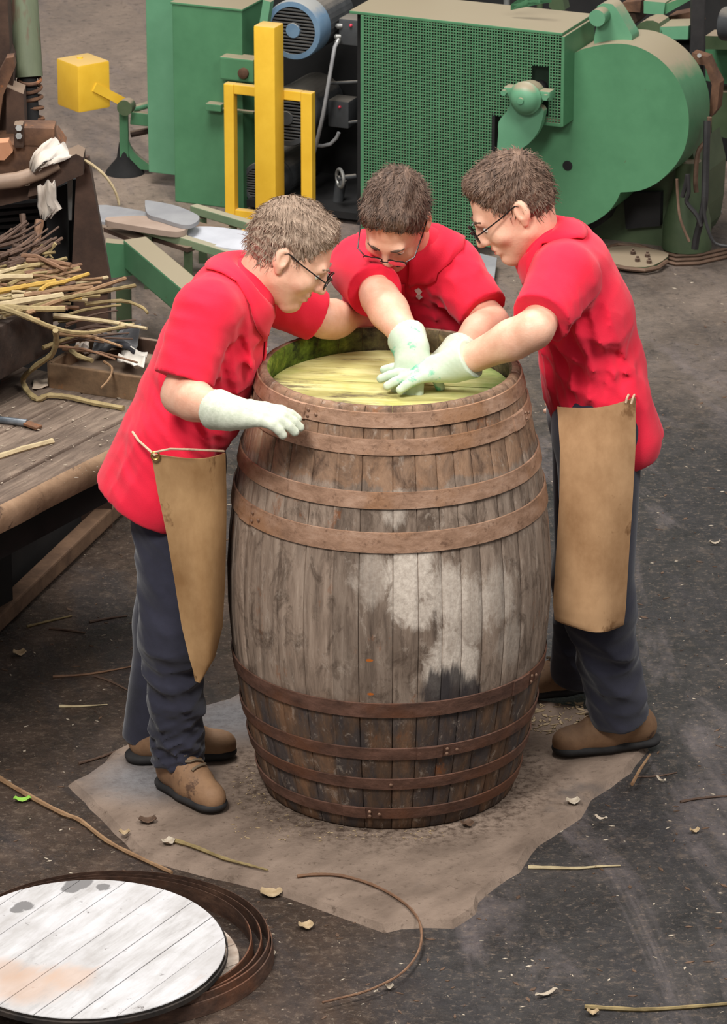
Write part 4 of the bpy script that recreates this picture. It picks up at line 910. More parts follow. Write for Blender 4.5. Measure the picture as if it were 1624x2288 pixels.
mb = MB(); mb.lathe([(.0, 0), (.028, 0), (.03, .01), (.03, .05), (.0, .05)], at(288, 234, 5.58), (-.3, -1, 0), 18); mb.build('pivot', M_greend, lev, smooth=True)
mb = MB(); mb.cyl(at(296, 244, 5.62), at(384, 218, 5.72), .014, 12); mb.build('link_rod', M_green2, lev, smooth=True)
mb = MB(); mb.bar(at(292, 262, 5.62), at(384, 272, 5.62), .03, .05, bev=.004); mb.build('link_arm', M_green, lev)
mb = MB(); mb.tube([at(x, y, 5.7) for x, y in [(292, 300), (312, 296), (340, 290), (360, 300), (372, 330), (380, 356), (330, 368), (318, 362)]], .013, 8); mb.build('cast_yoke', M_rustd, lev, smooth=True)

# machines at the upper right
def chunk(name, label, cat, pts, v, dep, mat, parts=(), sm=False):
    P = [pm(x, y, v) for x, y in pts]; base = min(P, key=lambda p: p.z); o = thing(name, label, cat, base) if label else None
    mb = MB(); mb.prism(P, VD*dep); mb.build('body' if o else name, mat, o, smooth=sm)
    for nm, pp, vv, dd, mm in parts: mb = MB(); mb.prism([pm(x, y, vv) for x, y in pp], VD*dd); mb.build(nm, mm, o)
    return o
rear = thing('rear_machine', 'row of green and rusty machinery beyond the drum cover', 'machine', W(1.0, 1.3, GZ), -TH)
def part(nm, pts, v, dep, mat, sm=False): mb = MB(); mb.prism([pm(x, y, v) for x, y in pts], VD*dep); return mb.build(nm, mat, rear, smooth=sm)
part('bed', [(880, -60), (1700, -10), (1700, 470), (1560, 430), (880, 250)], 1.5, .3, M_dark)
part('arm_block', [(1438, 2), (1486, 6), (1482, 34), (1438, 30)], .55, .12, M_green2); part('arm', [(1484, 10), (1548, -14), (1560, -10), (1486, 32)], .56, .08, M_green)
part('clamp_block', [(1474, 60), (1538, 58), (1536, 88), (1474, 88)], .42, .12, M_green2); part('clamp_casting', smooth_poly([(1420, 60), (1444, 46), (1472, 52), (1478, 88), (1440, 92), (1420, 84)], 2), .42, .1, M_greend)
part('linkage', [(1390, 6), (1432, 2), (1430, 28), (1400, 26)], .6, .1, M_rusty); part('linkage', [(1396, 24), (1412, 16), (1424, 46), (1410, 60), (1402, 50)], .62, .1, M_rustd)
part('base_plate', [(1490, 38), (1546, 26), (1556, 56), (1490, 58)], .7, .1, M_rusty); part('bearing_block', [(1500, 92), (1546, 90), (1548, 118), (1504, 114)], .5, .08, M_dark)
part('panel', [(1576, 84), (1700, 88), (1700, 200), (1576, 180)], 1.2, .2, M_green); part('panel', [(1576, 80), (1700, 84), (1700, 112), (1576, 110)], 1.1, .1, M_greend); part('panel', [(1590, 205), (1700, 210), (1700, 330), (1590, 300)], 1.2, .1, M_greend)
for (a, b, m) in (((1132, -20), (1132, 22), M_steel), ((1206, -20), (1206, 34), M_greend)):
    mb = MB(); mb.cyl(pm(*a, .6), pm(*b, .6), .012, 10); mb.build('upright_rod', m, rear, smooth=True)
part('valve_body', [(1228, -5), (1256, -5), (1262, 22), (1240, 26), (1226, 16)], .6, .05, M_greend); part('floor_tray', [(812, -30), (930, -24), (930, 0), (812, -8)], .7, .1, M_green2)
mb = MB(); mb.lathe([(.0, 0), (.055, 0), (.062, .01), (.062, .3), (.0, .3)], pm(1612, 52, .9), UD, 24); tag(mb.build('roller', M_motor, smooth=True), 'dark grey roller at the top right corner behind the black post', 'roller')
mb = MB(); p = pm(1556, 128, .45); mb.box(p+Vector((0, 0, .3)), (.05, .05, .75), None, .004); tag(mb.build('black_post', M_cable), 'black square post rising beside the drum cover', 'post')
hk = thing('rusty_bracket', 'angled rusty iron bracket bolted beside the drum cover', 'bracket', pm(1590, 262, .36)); mb = MB(); mb.prism([pm(x, y, .36) for x, y in [(1546, 118), (1580, 128), (1594, 160), (1608, 186), (1602, 244), (1588, 262), (1584, 250), (1590, 190), (1574, 146), (1546, 142)]], VD*.05); mb.build('strap', M_rusty, hk)
mb = MB(); mb.cyl(pm(1562, 124, .35), pm(1562, 124, .34), .008, 8); mb.build('bolt', M_steel, hk)
# cables at the drum's right foot
def cable(label, pts, r, mat, cat='cable', group=None, name='cable'):
    mb = MB(); P = [pm(q[0], q[1], q[2]-.20) for q in pts]; Q = []
    for i in range(len(P)-1):
        p0, p1, p2, p3 = P[max(0, i-1)], P[i], P[i+1], P[min(len(P)-1, i+2)]
        for k in range(4): t = k/4; Q.append(.5*((2*p1)+(p2-p0)*t+(2*p0-5*p1+4*p2-p3)*t*t+(3*p1-p0-3*p2+p3)*t**3))
    Q.append(P[-1]); mb.tube(Q, r, 7); return tag(mb.build(name, mat, smooth=True), label, cat, group)
cable('black hose bundle hanging straight down right of the drum', [(1580, 270, .40), (1578, 330, .38), (1576, 400, .36), (1574, 450, .34), (1566, 490, .33), (1556, 530, .33), (1552, 556, .33)], .013, M_cable)
cable('brown pipe bending behind the black hoses', [(1585, 262, .45), (1580, 310, .45), (1560, 340, .43), (1554, 400, .42), (1556, 430, .41)], .009, M_brownhose)
cable('thin black cable splaying to the right at the hose foot', [(1574, 440, .32), (1574, 480, .31), (1584, 520, .30), (1600, 545, .30), (1640, 552, .30)], .006, M_cable)
cable('black cable looping from the cast stand to the hoses', [(1524, 440, .3), (1532, 410, .3), (1536, 390, .3), (1538, 430, .3), (1534, 452, .3), (1556, 480, .3), (1566, 505, .3)], .008, M_cable)
cable('thin brown cable looping down by the stand foot', [(1512, 400, .3), (1514, 440, .3), (1520, 490, .28), (1540, 540, .28)], .005, M_brownhose)
for i, (dy, lab) in enumerate(((0, 'upper brown floor cable running right from the drum stand'), (9, 'middle brown floor cable running right from the drum stand'), (18, 'lower brown floor cable running right from the drum stand'))):
    mb = MB(); P = [at(x, y+dy, z=GZ+.008) for x, y in [(1345, 556), (1380, 546), (1430, 550), (1470, 562), (1510, 572), (1560, 570), (1640, 552)]]; mb.tube(P, .0065, 6); tag(mb.build('floor_cable', M_brownhose, smooth=True), lab, 'cable')
tr = thing('anchor_plate', 'low pale green bolted anchor plate on the floor before the drum', 'plate', at(1420, 585)); mb = MB(); mb.prism([at(x, y, z=GZ+.012) for x, y in smooth_poly([(1345, 566), (1400, 556), (1480, 568), (1492, 580), (1460, 600), (1420, 604), (1362, 594)], 2)], (0, 0, .012)); mb.build('plate', M_greend, tr, smooth=True, sharp=40)
mb = MB(); P = [at(x, y, z=GZ+.018) for x, y in [(1362, 592), (1400, 600), (1440, 604), (1470, 598), (1490, 584)]]; mb.tube(P, .008, 6); mb.build('rim', M_brownhose, tr, smooth=True)
for x, y in ((1414, 568), (1446, 574), (1424, 584), (1450, 588)):
    mb = MB(); q = at(x, y, z=GZ+.024); mb.lathe([(.010, 0), (.010, .012), (.005, .013), (.005, .02), (.0, .02)], q, (0, 0, 1), 6); mb.build('bolt', M_rustd, tr)
for i, (x, y, lab) in enumerate(((1528, 556, 'grey bolt head at the stand foot by the hoses'), (1602, 478, 'pale lump of scrap among the cables at right edge'))):
    mb = MB(); mb.lathe([(.016, 0), (.018, .01), (.012, .022), (.003, .026)], at(x, y), (0, 0, 1), 8); tag(mb.build('scrap', M_steel), lab, 'scrap')

# low conveyor with plates at the left, behind the left man
cv = thing('conveyor', 'low green rail conveyor with loose plates left of the yellow frame', 'conveyor', at(420, 600, 4.0))
def rail(x0, y0, Y0, x1, y1, Y1, w, h, m, nm='rail'): mb = MB(); mb.bar(at(x0, y0, Y0), at(x1, y1, Y1), w, h, bev=.003); return mb.build(nm, m, cv)
M_rail = paint('rail_green', (104, 126, 96), (128, 142, 112), dust=(160, 150, 130)); M_plate = simple('grey_plate', (128, 128, 132), (148, 148, 150), 5, rough=.6); M_plateb = simple('brown_plate', (148, 128, 114), (164, 144, 130), 5, rough=.7)
rail(432, 466, 4.55, 640, 528, 4.25, .035, .03, M_rail); rail(310, 506, 4.25, 620, 602, 3.95, .035, .03, M_rail)
for x, y, Y in ((452, 474, 4.52), (330, 514, 4.22), (520, 494, 4.42), (420, 542, 4.13)):
    p = at(x, y, Y); mb = MB(); mb.box((p.x, p.y, (p.z-.02+GZ)/2), (.03, .03, p.z-.02-GZ)); mb.build('leg', M_greend, cv)
def plate(label, pts, z, th, m):
    mb = MB(); mb.prism([at(x, y, z=z) for x, y in smooth_poly(pts, 3)], (0, 0, -th)); return tag(mb.build('loose_plate', m, smooth=True, sharp=40), label, 'plate', 'loose plates on the conveyor')
zP = at(420, 490, 4.3).z
plate('grey round ended plate furthest back on the conveyor', [(324, 452), (332, 448), (388, 458), (430, 474), (446, 486), (432, 500), (406, 502), (360, 488), (330, 478)], zP+.02, .014, M_plate)
plate('brown round ended plate in front on the conveyor', [(238, 486), (262, 484), (330, 482), (390, 492), (416, 506), (408, 516), (380, 517), (310, 506), (242, 494)], zP+.005, .02, M_plateb)
plate('pale sheet under the brown plate at the conveyor edge', [(214, 458), (300, 468), (340, 480), (330, 500), (220, 494)], zP-.03, .01, M_plate)
plate('bluish white sheet lying between the conveyor rails', [(420, 512), (470, 506), (570, 520), (640, 545), (560, 560), (440, 540)], zP-.03, .01, simple('white_sheet', (176, 178, 186), (196, 198, 206), 5, rough=.5))
for i, (x0, y0, x1, y1) in enumerate(((250, 500, 330, 522), (244, 510, 320, 540), (330, 524, 430, 556), (420, 500, 520, 526))):
    mb = MB(); mb.bar(at(x0, y0, z=zP-.05), at(x1, y1, z=zP-.05), .05, .015); tag(mb.build('dark_slat', M_rustd), ['dark slat under the brown plate nearest the rusty post', 'lowest dark slat beside the rusty post', 'dark slat under the front conveyor rail', 'dark slat below the back conveyor rail'][i], 'slat')
ch = thing('green_channel', 'sloping green steel box channel in front of the conveyor', 'channel', at(330, 640, 3.6)); 
mb = MB(); mb.bar(at(300, 562, 3.75), at(430, 672, 3.35), .085, .10, bev=.006); mb.build('beam', M_green, ch); mb = MB(); mb.prism([at(x, y, 3.72) for x, y in [(236, 542), (300, 548), (318, 612), (244, 622)]], (0, .05, 0)); mb.build('end_plate', M_green, ch)
q = at(276, 640, 3.75); mb = MB(); mb.box((q.x, q.y, (q.z+GZ)/2), (.05, .05, max(.05, q.z-GZ)), None, .004); mb.build('leg', M_greend, ch)
mb = MB(); mb.prism([at(x, y, z=GZ+.03) for x, y in [(1072, 572), (1110, 582), (1104, 628), (1066, 612)]], (0, 0, .01)); tag(mb.build('floor_sheet', M_plate), 'grey metal sheet on the floor between the middle and right men', 'sheet')
# ------------------------------------------------------------ plank bench at the left
t = NT('bench_wood'); g1 = t.noise(t.co((.12, 1, 1), rot=(0, 0, -R(61))), 34, 6, .7, .4); g2 = t.noise(t.co(), 5, 5, .6); g3 = t.noise(t.co(), 70, 4, .75); oi = t.n('ObjectInfo')
col = t.ramp(g1, [(.3, (74, 62, 54)), (.5, (104, 90, 79)), (.7, (132, 116, 102))]); col = t.mix(t.math('MULTIPLY', t.mask(g2, .5, .66), .6), col, (74, 64, 58)); col = t.mix(t.mask(g3, .68, .76), col, (176, 162, 146))
h = t.n('HueSaturation'); t.set(h.inputs['Color'], col); t.set(h.inputs['Value'], t.math('MULTIPLY_ADD', oi.outputs['Random'], .3, .85)); t.bump(g1, .004); M_plank = t.done(h.outputs[0], .85, spec=.2)
M_plankedge = simple('worn_plank_edge', (124, 98, 74), (164, 136, 108), 9, (.3, 1, 1), rough=.8, bump=.003, spots=((84, 66, 52), .6, 12))
M_timber = simple('dark_timber', (40, 30, 25), (66, 52, 43), 14, (1, 1, 1), rough=.9, bump=.004, spots=((112, 92, 76), .66, 30)); M_blackwood = simple('black_timber', (24, 22, 22), (36, 32, 30), 8, rough=.95)
ZB = .70; FL, FR = at(0, 1136, z=ZB), at(285, 988, z=ZB); bd = (FR-FL).normalized(); bn = Vector((-bd.y, bd.x, 0))
bench = thing('plank_bench', 'rough heavy plank bench left of the left man with worn front edge', 'bench', (FL.x, FL.y, GZ))
S0, S1 = -.75, .95                                       # along the planks
offs = [0, .105, .215, .33, .45, .57, .70, .84, .98]
for i in range(len(offs)-1):
    G = []; a, b = offs[i]+.002, offs[i+1]-.002; V = []; N = 14; zt = ZB+random.uniform(-.002, .003)
    for k in range(N+1):
        s = S0+(S1-S0)*k/N; j = random.uniform(-.004, .004) if i == 0 else 0
        prof = [(a+.008+j, -.075), (a+j, -.05), (a+.002+j, -.02), (a+.018+j, -.003), (a+.03, 0), (b-.003, 0), (b, -.004), (b, -.055)] if i == 0 else [(a, -.055), (a, -.004), (a+.003, 0), (b-.003, 0), (b, -.004), (b, -.055)]
        V += [FL+bd*s+bn*o+Vector((0, 0, zt-ZB+dz)) for o, dz in prof]
    m = len(prof); Fc = [(k*m+q, k*m+(q+1) % m, (k+1)*m+(q+1) % m, (k+1)*m+q) for k in range(N) for q in range(m)]+[tuple(range(m))[::-1], tuple(N*m+q for q in range(m))]
    mb = MB(); mb.add(V, Fc); o = mb.build('plank', M_plank, bench, smooth=True, sharp=50)
    if i == 0:
        o.data.materials.append(M_plankedge)
        for p in o.data.polygons:
            if p.index < N*m and p.index % m in (0, 1, 2): p.material_index = 1
def bench_pt(s, o, z): return FL+bd*s+bn*o+Vector((0, 0, z-ZB))
for s, o in ((-.4, .62), (.80, .62), (-.4, .9), (.80, .9)):
    mb = MB(); p = bench_pt(s, o, 0); mb.bar(Vector((p.x, p.y, GZ)), Vector((p.x, p.y, ZB-.055)), .09, .09, up=bd); mb.build('leg', M_blackwood, bench)
mb = MB(); mb.bar(bench_pt(S0+.1, .10, ZB-.125), bench_pt(S1-.06, .10, ZB-.125), .04, .13); mb.build('apron_rail', M_blackwood, bench)
p, q = at(-60, 1440, z=0)+Vector((-.06, .02, 0)), at(290, 1100, z=0)+Vector((-.06, .02, 0)); zz = Vector((0, 0, (ZB-.06+GZ)/2)); mb = MB(); mb.bar(p+zz, q+zz, .03, ZB-.06-GZ); mb.build('shade_board', M_blackwood, bench)  # black board added so the space under the bench stays dark
mb = MB(); p, q = at(-60, 1432, z=.02), at(300, 1088, z=.02); mb.bar(p, q, .05, .05, bev=.006); tag(mb.build('floor_timber', simple('brown_timber', (88, 66, 50), (122, 94, 72), 12, rough=.85, bump=.003)), 'long brown squared timber lying on the floor under the plank bench', 'timber')

# heavy timber block that carries the rods, and the rusty tray beside it
bl = thing('timber_block', 'dark scarred timber baulk on the bench under the reed heap', 'timber', at(60, 850, z=ZB))
c0, c1 = at(-60, 885, z=ZB+.09), at(122, 782, z=ZB+.09); dd = (c1-c0).normalized(); nn = Vector((-dd.y, dd.x, 0))
mb = MB(); mb.bar((c0+c1)/2-dd*.6+nn*.16+Vector((0, 0, .075)), c1+nn*.16+Vector((0, 0, .075)), .32, .15, bev=.008); mb.build('baulk', M_timber, bl, smooth=True)
for k in (-.05, -.45):
    p = c1+dd*k+nn*.18; mb = MB(); mb.box((p.x, p.y, ZB+.045), (.07, .2, .09), None, .004); mb.build('packer', M_blackwood, bl)
M_tray = simple('rusty_channel', (84, 66, 48), (124, 98, 72), 11, rough=.85, bump=.003, spots=((140, 96, 60), .6, 9))
ty = thing('scrap_tray', 'long rusty iron tray full of scraps on the bench behind the left man', 'tray', at(210, 890, z=ZB))
a, b = at(112, 866, z=ZB), at(345, 902, z=ZB); td = (b-a).normalized(); tn = Vector((-td.y, td.x, 0)); hw_ = .072
mb = MB(); mb.bar(a+Vector((0, 0, hw_/2)), b+Vector((0, 0, hw_/2)), .016, hw_, bev=.003); mb.build('front_wall', M_tray, ty)
mb = MB(); mb.bar(a+tn*.30+Vector((0, 0, hw_/2)), b+tn*.30+Vector((0, 0, hw_/2)), .016, hw_, bev=.003); mb.build('back_wall', M_rustd, ty)
mb = MB(); mb.bar(a+tn*.15+Vector((0, 0, .022)), b+tn*.15+Vector((0, 0, .022)), .30, .02); mb.build('tray_floor', M_rustd, ty)
for q in (a, b): mb = MB(); mb.bar(q+Vector((0, 0, hw_/2)), q+tn*.30+Vector((0, 0, hw_/2)), .014, hw_); mb.build('end_wall', M_tray, ty)
# scraps in the tray
def crumple(label, name, pts, z, th, mat, amp, cat, seed):
    rr = random.Random(seed); n = 9; P = [at(x, y, z=z) for x, y in pts]; G = []
    for i in range(n):
        u = i/(n-1); G.append([(P[0].lerp(P[1], u)).lerp(P[3].lerp(P[2], u), k/(n-1))+Vector((0, 0, amp*(.5+.5*math.sin(5.1*u+seed+3*k/n)*math.cos(6.3*k/n+seed*2))+rr.uniform(0, amp*.25))) for k in range(n)])
    mb = MB(); mb.sheet(G, th); return tag(mb.build(name, mat, smooth=True, sharp=0), label, cat)
M_blackrag = cloth('black_rag', (26, 26, 28), (44, 44, 48)); M_rag = cloth('white_rag', (176, 164, 152), (202, 192, 180))
crumple('crumpled black rag lying in the rusty scrap tray', 'black_rag', [(200, 800), (300, 812), (318, 760), (225, 768)], ZB+.05, .006, M_blackrag, .05, 'rag', 1)
crumple('crumpled white paper at the right end of the scrap tray', 'paper_scrap', [(262, 826), (322, 836), (330, 796), (275, 800)], ZB+.05, .003, simple('paper', (170, 164, 154), (196, 190, 180), 10), .035, 'paper', 4)
crumple('grey crumpled scrap beside the black rag in the tray', 'paper_scrap', [(166, 796), (198, 804), (200, 776), (172, 774)], ZB+.05, .004, simple('grey_paper', (150, 138, 128), (178, 166, 156), 10), .03, 'paper', 7)
crumple('flat pale scrap lying on the bench before the dark gap', 'paper_scrap', [(72, 872), (108, 868), (108, 850), (76, 852)], ZB+.004, .002, simple('tan_paper', (158, 142, 124), (176, 160, 142), 10), .008, 'paper', 9)
# iron driver lying on the planks
dr = thing('steel_chisel', 'grey steel bar chisel lying on the bench planks at left edge', 'chisel', at(45, 946, z=ZB)); mb = MB(); mb.tube([at(x, y, z=ZB+.012) for x, y in [(-50, 926), (0, 938), (60, 945)]], .010, 10); mb.build('bar', simple('blue_steel', (96, 104, 112), (146, 152, 158), 14, rough=.35, metal=.6), dr, smooth=True)
mb = MB(); mb.bar(at(58, 945, z=ZB+.012), at(88, 956, z=ZB+.007), .026, .008, bev=.002); mb.build('blade', M_rusty, dr)

# ------------------------------------------------------------ old iron bending machine behind the bench
M_pipe = simple('pipe_green_grey', (84, 92, 72), (108, 116, 92), 5, (1, 1, .2), rough=.6, spots=((96, 74, 60), .56, 6)); M_iron = M_rustd
OY = 1.9; old = thing('iron_press', 'old rusty iron press with vertical green grey pipe behind the bench', 'press', at(120, 640, OY).xy.to_3d()+Vector((0, 0, GZ)))
def olds(nm, pts, Y, dep, mat, sm=False): mb = MB(); mb.prism([at(x, y, Y) for x, y in pts], (0, dep, 0)); return mb.build(nm, mat, old, smooth=sm)
mb = MB(); mb.tube([at(46, -60, OY+.3), at(64, 172, OY+.22)], [.046, .042], 20); mb.build('column_pipe', M_pipe, old, smooth=True)
mb = MB(); mb.tube([at(62, 165, OY+.22), at(70, 300, OY+.18)], [.026, .026], 16); mb.build('column_core', M_dark, old, smooth=True)
for k in range(5):
    c = at(66+1.5*k, 178+21*k, OY+.21); mb = MB(); mb.tube([c+Vector((.032*math.cos(a), .032*math.sin(a), .006*math.sin(a+k))) for a in [q*math.pi/10 for q in range(20)]], .006, 7, closed=True); mb.build('spring_ring', M_rusty, old, smooth=True)
olds('side_casting', [(-40, -20), (16, -20), (22, 120), (30, 140), (26, 300), (14, 330), (-40, 330)], OY+.1, .12, M_iron)
olds('gusset', [(-30, 215), (14, 130), (30, 128), (34, 150), (6, 215), (-10, 330), (-40, 330)], OY+.02, .05, M_rusty); olds('neck_block', [(14, 195), (52, 210), (58, 330), (14, 330)], OY+.06, .1, M_iron)
mb = MB(); mb.bar(at(40, 296, OY-.02), at(124, 298, OY-.02), .09, .055, bev=.006); cl = mb.build('clamp_jaw', M_rusty, old, smooth=True)
mb = MB(); mb.bar(at(32, 300, OY-.06), at(54, 300, OY-.06), .05, .07, bev=.006); mb.build('jaw_cheek', M_iron, cl)
mb = MB(); mb.cyl(at(42, 286, OY-.09), at(42, 286, OY-.11), .010, 6); mb.cyl(at(42, 304, OY-.09), at(42, 304, OY-.11), .010, 6); mb.build('jaw_bolt', M_steel, cl)
olds('bed_casting', [(-40, 325), (120, 322), (140, 350), (80, 392), (30, 400), (-40, 420)], OY-.06, .2, M_rusty)
olds('bed_plank', [(-40, 322), (18, 318), (28, 340), (10, 358), (-40, 358)], OY-.10, .05, simple('orange_plank', (168, 116, 84), (186, 136, 104), 8))
mb = MB(); mb.tube([at(-40, 412, OY-.15), at(40, 402, OY-.15), at(90, 385, OY-.14), at(130, 366, OY-.13)], [.024, .024, .022, .018], 12); mb.build('drawbar', simple('worn_bar', (112, 92, 78), (138, 116, 98), 8, rough=.55), old, smooth=True)
olds('beam', [(70, 392), (130, 362), (170, 344), (186, 352), (186, 390), (150, 405), (100, 432), (62, 440)], OY-.12, .1, M_rustd); olds('shelf', [(-40, 428), (84, 412), (80, 442), (-40, 470)], OY-.10, .1, M_rustd)
M_rustpost = simple('brown_post', (58, 42, 34), (82, 60, 48), 8, rough=.8, bump=.002)
mb = MB(); mb.hexa([at(158, 646, OY-.05), at(250, 646, OY-.05), at(252, 640, OY+.12), at(168, 640, OY+.12), at(172, 352, OY-.05), at(196, 352, OY-.05), at(200, 346, OY+.12), at(176, 346, OY+.12)]); mb.build('tapered_post', M_rustpost, old)
b0 = at(205, 646, OY+.03); mb = MB(); mb.box((b0.x, b0.y, (b0.z+GZ)/2), (.10, .14, b0.z-GZ)); mb.build('post_foot', M_rustpost, old)
olds('pale_strip', [(150, 392), (162, 388), (160, 492), (153, 492)], OY+.0, .02, M_steel); olds('backing', [(-60, 430), (172, 400), (172, 700), (-60, 700)], OY+.16, .05, M_dark); olds('inner_post', [(104, 430), (150, 410), (152, 660), (104, 660)], OY+.05, .06, M_dark)
for k in range(8): olds('louvre', [(-40, 462+15*k), (86, 452+15*k), (86, 460+15*k), (-40, 470+15*k)], OY+.10, .04, M_cable)
# white rag over the beam
def cloth_strip(rows, name, label, mat, cat, th=.004, n=10, par=None):
    G = [[(a.lerp(b, k/n))+Vector((0, -.012*math.sin(9*k/n+i*.9)-.006*math.sin(21*k/n+i), .006*math.sin(13*k/n+i*1.7))) for k in range(n+1)] for i, (a, b) in enumerate(rows)]
    mb = MB(); mb.sheet(G, th); o = mb.build(name, mat, par, smooth=True, sharp=0); return o
rg = thing('rag', 'crumpled white rag draped over the rusty press beam', 'rag', at(110, 420, OY-.2))
cloth_strip([(at(120, 306, OY-.05), at(160, 338, OY+.0)), (at(96, 322, OY-.12), at(170, 352, OY-.1)), (at(78, 336, OY-.15), at(140, 360, OY-.17)), (at(68, 356, OY-.16), at(118, 366, OY-.19)), (at(66, 384, OY-.16), at(92, 378, OY-.19))], 'draped_part', '', M_rag, '', par=rg)
cloth_strip([(at(84, 416, OY-.16), at(122, 402, OY-.18)), (at(85, 436, OY-.16), at(124, 424, OY-.18)), (at(86, 456, OY-.15), at(124, 446, OY-.17)), (at(90, 474, OY-.15), at(138, 466, OY-.17)), (at(90, 492, OY-.15), at(118, 484, OY-.17))], 'hanging_part', '', M_rag, '', par=rg)

# ------------------------------------------------------------ reeds: every stem its own thing
RC = [((126, 110, 76), (164, 146, 104)), ((108, 92, 58), (144, 126, 86)), ((160, 126, 54), (184, 150, 72)), ((118, 88, 62), (148, 118, 86)), ((98, 70, 52), (128, 96, 72)), ((70, 52, 42), (94, 72, 58)), ((156, 138, 106), (188, 172, 136))]
M_reed = [simple('reed_%s' % n, a, b, 22, (1, 1, 1), rough=.7, bump=.001, spots=((124, 96, 66), .66, 30)) for n, (a, b) in zip(('straw', 'olive', 'gold', 'tan', 'brown', 'dark', 'pale'), RC)]
def reed(pts, r, m, label, cat='reed', group=None, name='reed', tip=.6, n=6):
    Q = []; P = [Vector(p) for p in pts]
    for i in range(len(P)-1):
        p0, p1, p2, p3 = P[max(0, i-1)], P[i], P[i+1], P[min(len(P)-1, i+2)]
        for k in range(3): t_ = k/3; Q.append(.5*((2*p1)+(p2-p0)*t_+(2*p0-5*p1+4*p2-p3)*t_*t_+(3*p1-p0-3*p2+p3)*t_**3))
    Q.append(P[-1]); N = len(Q); rs = [r*(1-(1-tip)*i/(N-1))*(1+.12*math.sin(i*2.3)) for i in range(N)]
    mb = MB(); mb.tube(Q, rs, n); return tag(mb.build(name, M_reed[m], smooth=True), label, cat, group)
GR = 'reeds heaped on the timber baulk'; ZR = ZB+.245
rr = random.Random(11)
# the heap, longer stems toward the camera; (x0,y0)-(x1,y1) are measured ends
def heap(x0, y0, x1, y1, r, m, z0, z1, label=None, bend=0):
    label = label or '%s dry reed stem in the %s layer of the heap on the timber baulk' % (('straw coloured', 'olive', 'golden', 'tan', 'brown', 'dark', 'pale')[m], 'back' if y0 < 632 else 'middle' if y0 < 668 else 'front')
    a, b = at(x0, y0, z=z0), at(x1, y1, z=z1); mid = (a+b)/2+Vector((0, 0, bend))
    mid += Vector((rr.uniform(-.012, .012), rr.uniform(-.012, .012), rr.uniform(.0, .008))); reed([a, a.lerp(mid, .5)+Vector((rr.uniform(-.012, .012), 0, rr.uniform(-.004, .006))), mid, mid.lerp(b, .55), b], r, m, label, 'reed', GR, tip=.8)
for lab, q in (('long straight reed with gold cut end projecting furthest right', (10, 704, 302, 638, .0085, 1)), ('reed with pale split end just above the gold one', (60, 700, 280, 622, .0085, 3)), ('bright yellow thick reed across the middle of the heap', (-40, 660, 124, 628, .0105, 2)), ('pale flattened thick reed at the left of the heap', (-50, 640, 72, 618, .0125, 6)), ('thick pale reed at the front of the heap', (-40, 690, 140, 660, .014, 6)), ('pale jointed reed lowest in the heap', (-20, 690, 146, 690, .012, 0)), ('brown reed with blunt end at the top of the heap', (60, 582, 158, 592, .010, 4)), ('orange brown reed crossing the top of the heap', (50, 572, 146, 604, .009, 4)), ('greenish reed with cut end near the rusty post', (90, 650, 198, 612, .0085, 2))):
    heap(*q[:4], q[4]*.8, q[5], ZR+.03, ZR+.035, lab)
for i in range(100):
    f = i/100; y0 = 596+104*f+rr.uniform(-14, 14); x0 = rr.uniform(-90, 60); L = rr.uniform(90, 190); x1 = min(x0+L, 250-70*abs(f-.75)*2); sl = rr.uniform(-.28, -.05) if rr.random() < .8 else rr.uniform(.0, .2)
    heap(x0, y0, x1, y0+sl*(x1-x0), rr.uniform(.0035, .0075), rr.choice([0, 0, 1, 1, 1, 2, 3, 3, 4, 4, 5, 6]), ZR+rr.uniform(-.02, .03), ZR+rr.uniform(-.02, .03))
for i in range(26):                                      # dark sticks behind and under the heap
    y0 = rr.uniform(540, 610); x0 = rr.uniform(-60, 30); x1 = x0+rr.uniform(60, 120); y1 = y0-rr.uniform(10, 70)
    a, b = at(x0, y0, z=ZR+.03), at(x1, y1, 1.55); q = rr.uniform(.004, .008); reed([a, a.lerp(b, .5)+Vector((0, 0, -.01)), b], q, 5, '%s dark dry stick %s behind the reed heap' % ('thick' if q > .006 else 'thin', 'rising high' if y0-y1 > 40 else 'lying low'), 'stick', 'dark sticks behind the reed heap', 'stick')
reed([at(50, 478, 1.6), at(52, 510, 1.58), at(46, 545, 1.55), at(20, 580, 1.5)], .009, 5, 'upright dark bent stick behind the heap at left', 'stick', None, 'stick')
reed([at(88, 492, 1.6), at(82, 540, 1.56), at(70, 576, 1.5), at(40, 596, 1.45)], .013, 4, 'thick grey brown stick curving up to the hanging rag', 'stick', None, 'stick')
reed([at(92, 548, 1.5), at(106, 564, 1.5), at(118, 578, 1.48)], .006, 1, 'short crossed yellow twig standing over the heap, left one', 'twig', None, 'twig'); reed([at(124, 544, 1.5), at(112, 560, 1.5), at(100, 576, 1.48)], .006, 0, 'short crossed yellow twig standing over the heap, right one', 'twig', None, 'twig')
for i in range(16):                                      # stems under the heap, in the gap above the tray
    y0 = rr.uniform(705, 800); x0 = rr.uniform(95, 150); x1 = rr.uniform(230, 330); y1 = y0+rr.uniform(-45, 30); z = ZB+.11+rr.uniform(-.03, .06)
    a, b = at(x0, y0, z=z), at(x1, y1, z=z); q = rr.choice([3, 5, 5, 4, 1]); reed([a, a.lerp(b, .5)+Vector((0, 0, .01)), b], rr.uniform(.003, .0065), q, 'thin %s stem %s in the dark gap above the scrap tray' % ({3: 'tan', 5: 'dark', 4: 'brown', 1: 'olive'}[q], 'near the heap' if y0 < 750 else 'near the tray rim'), 'reed', 'stems above the scrap tray')
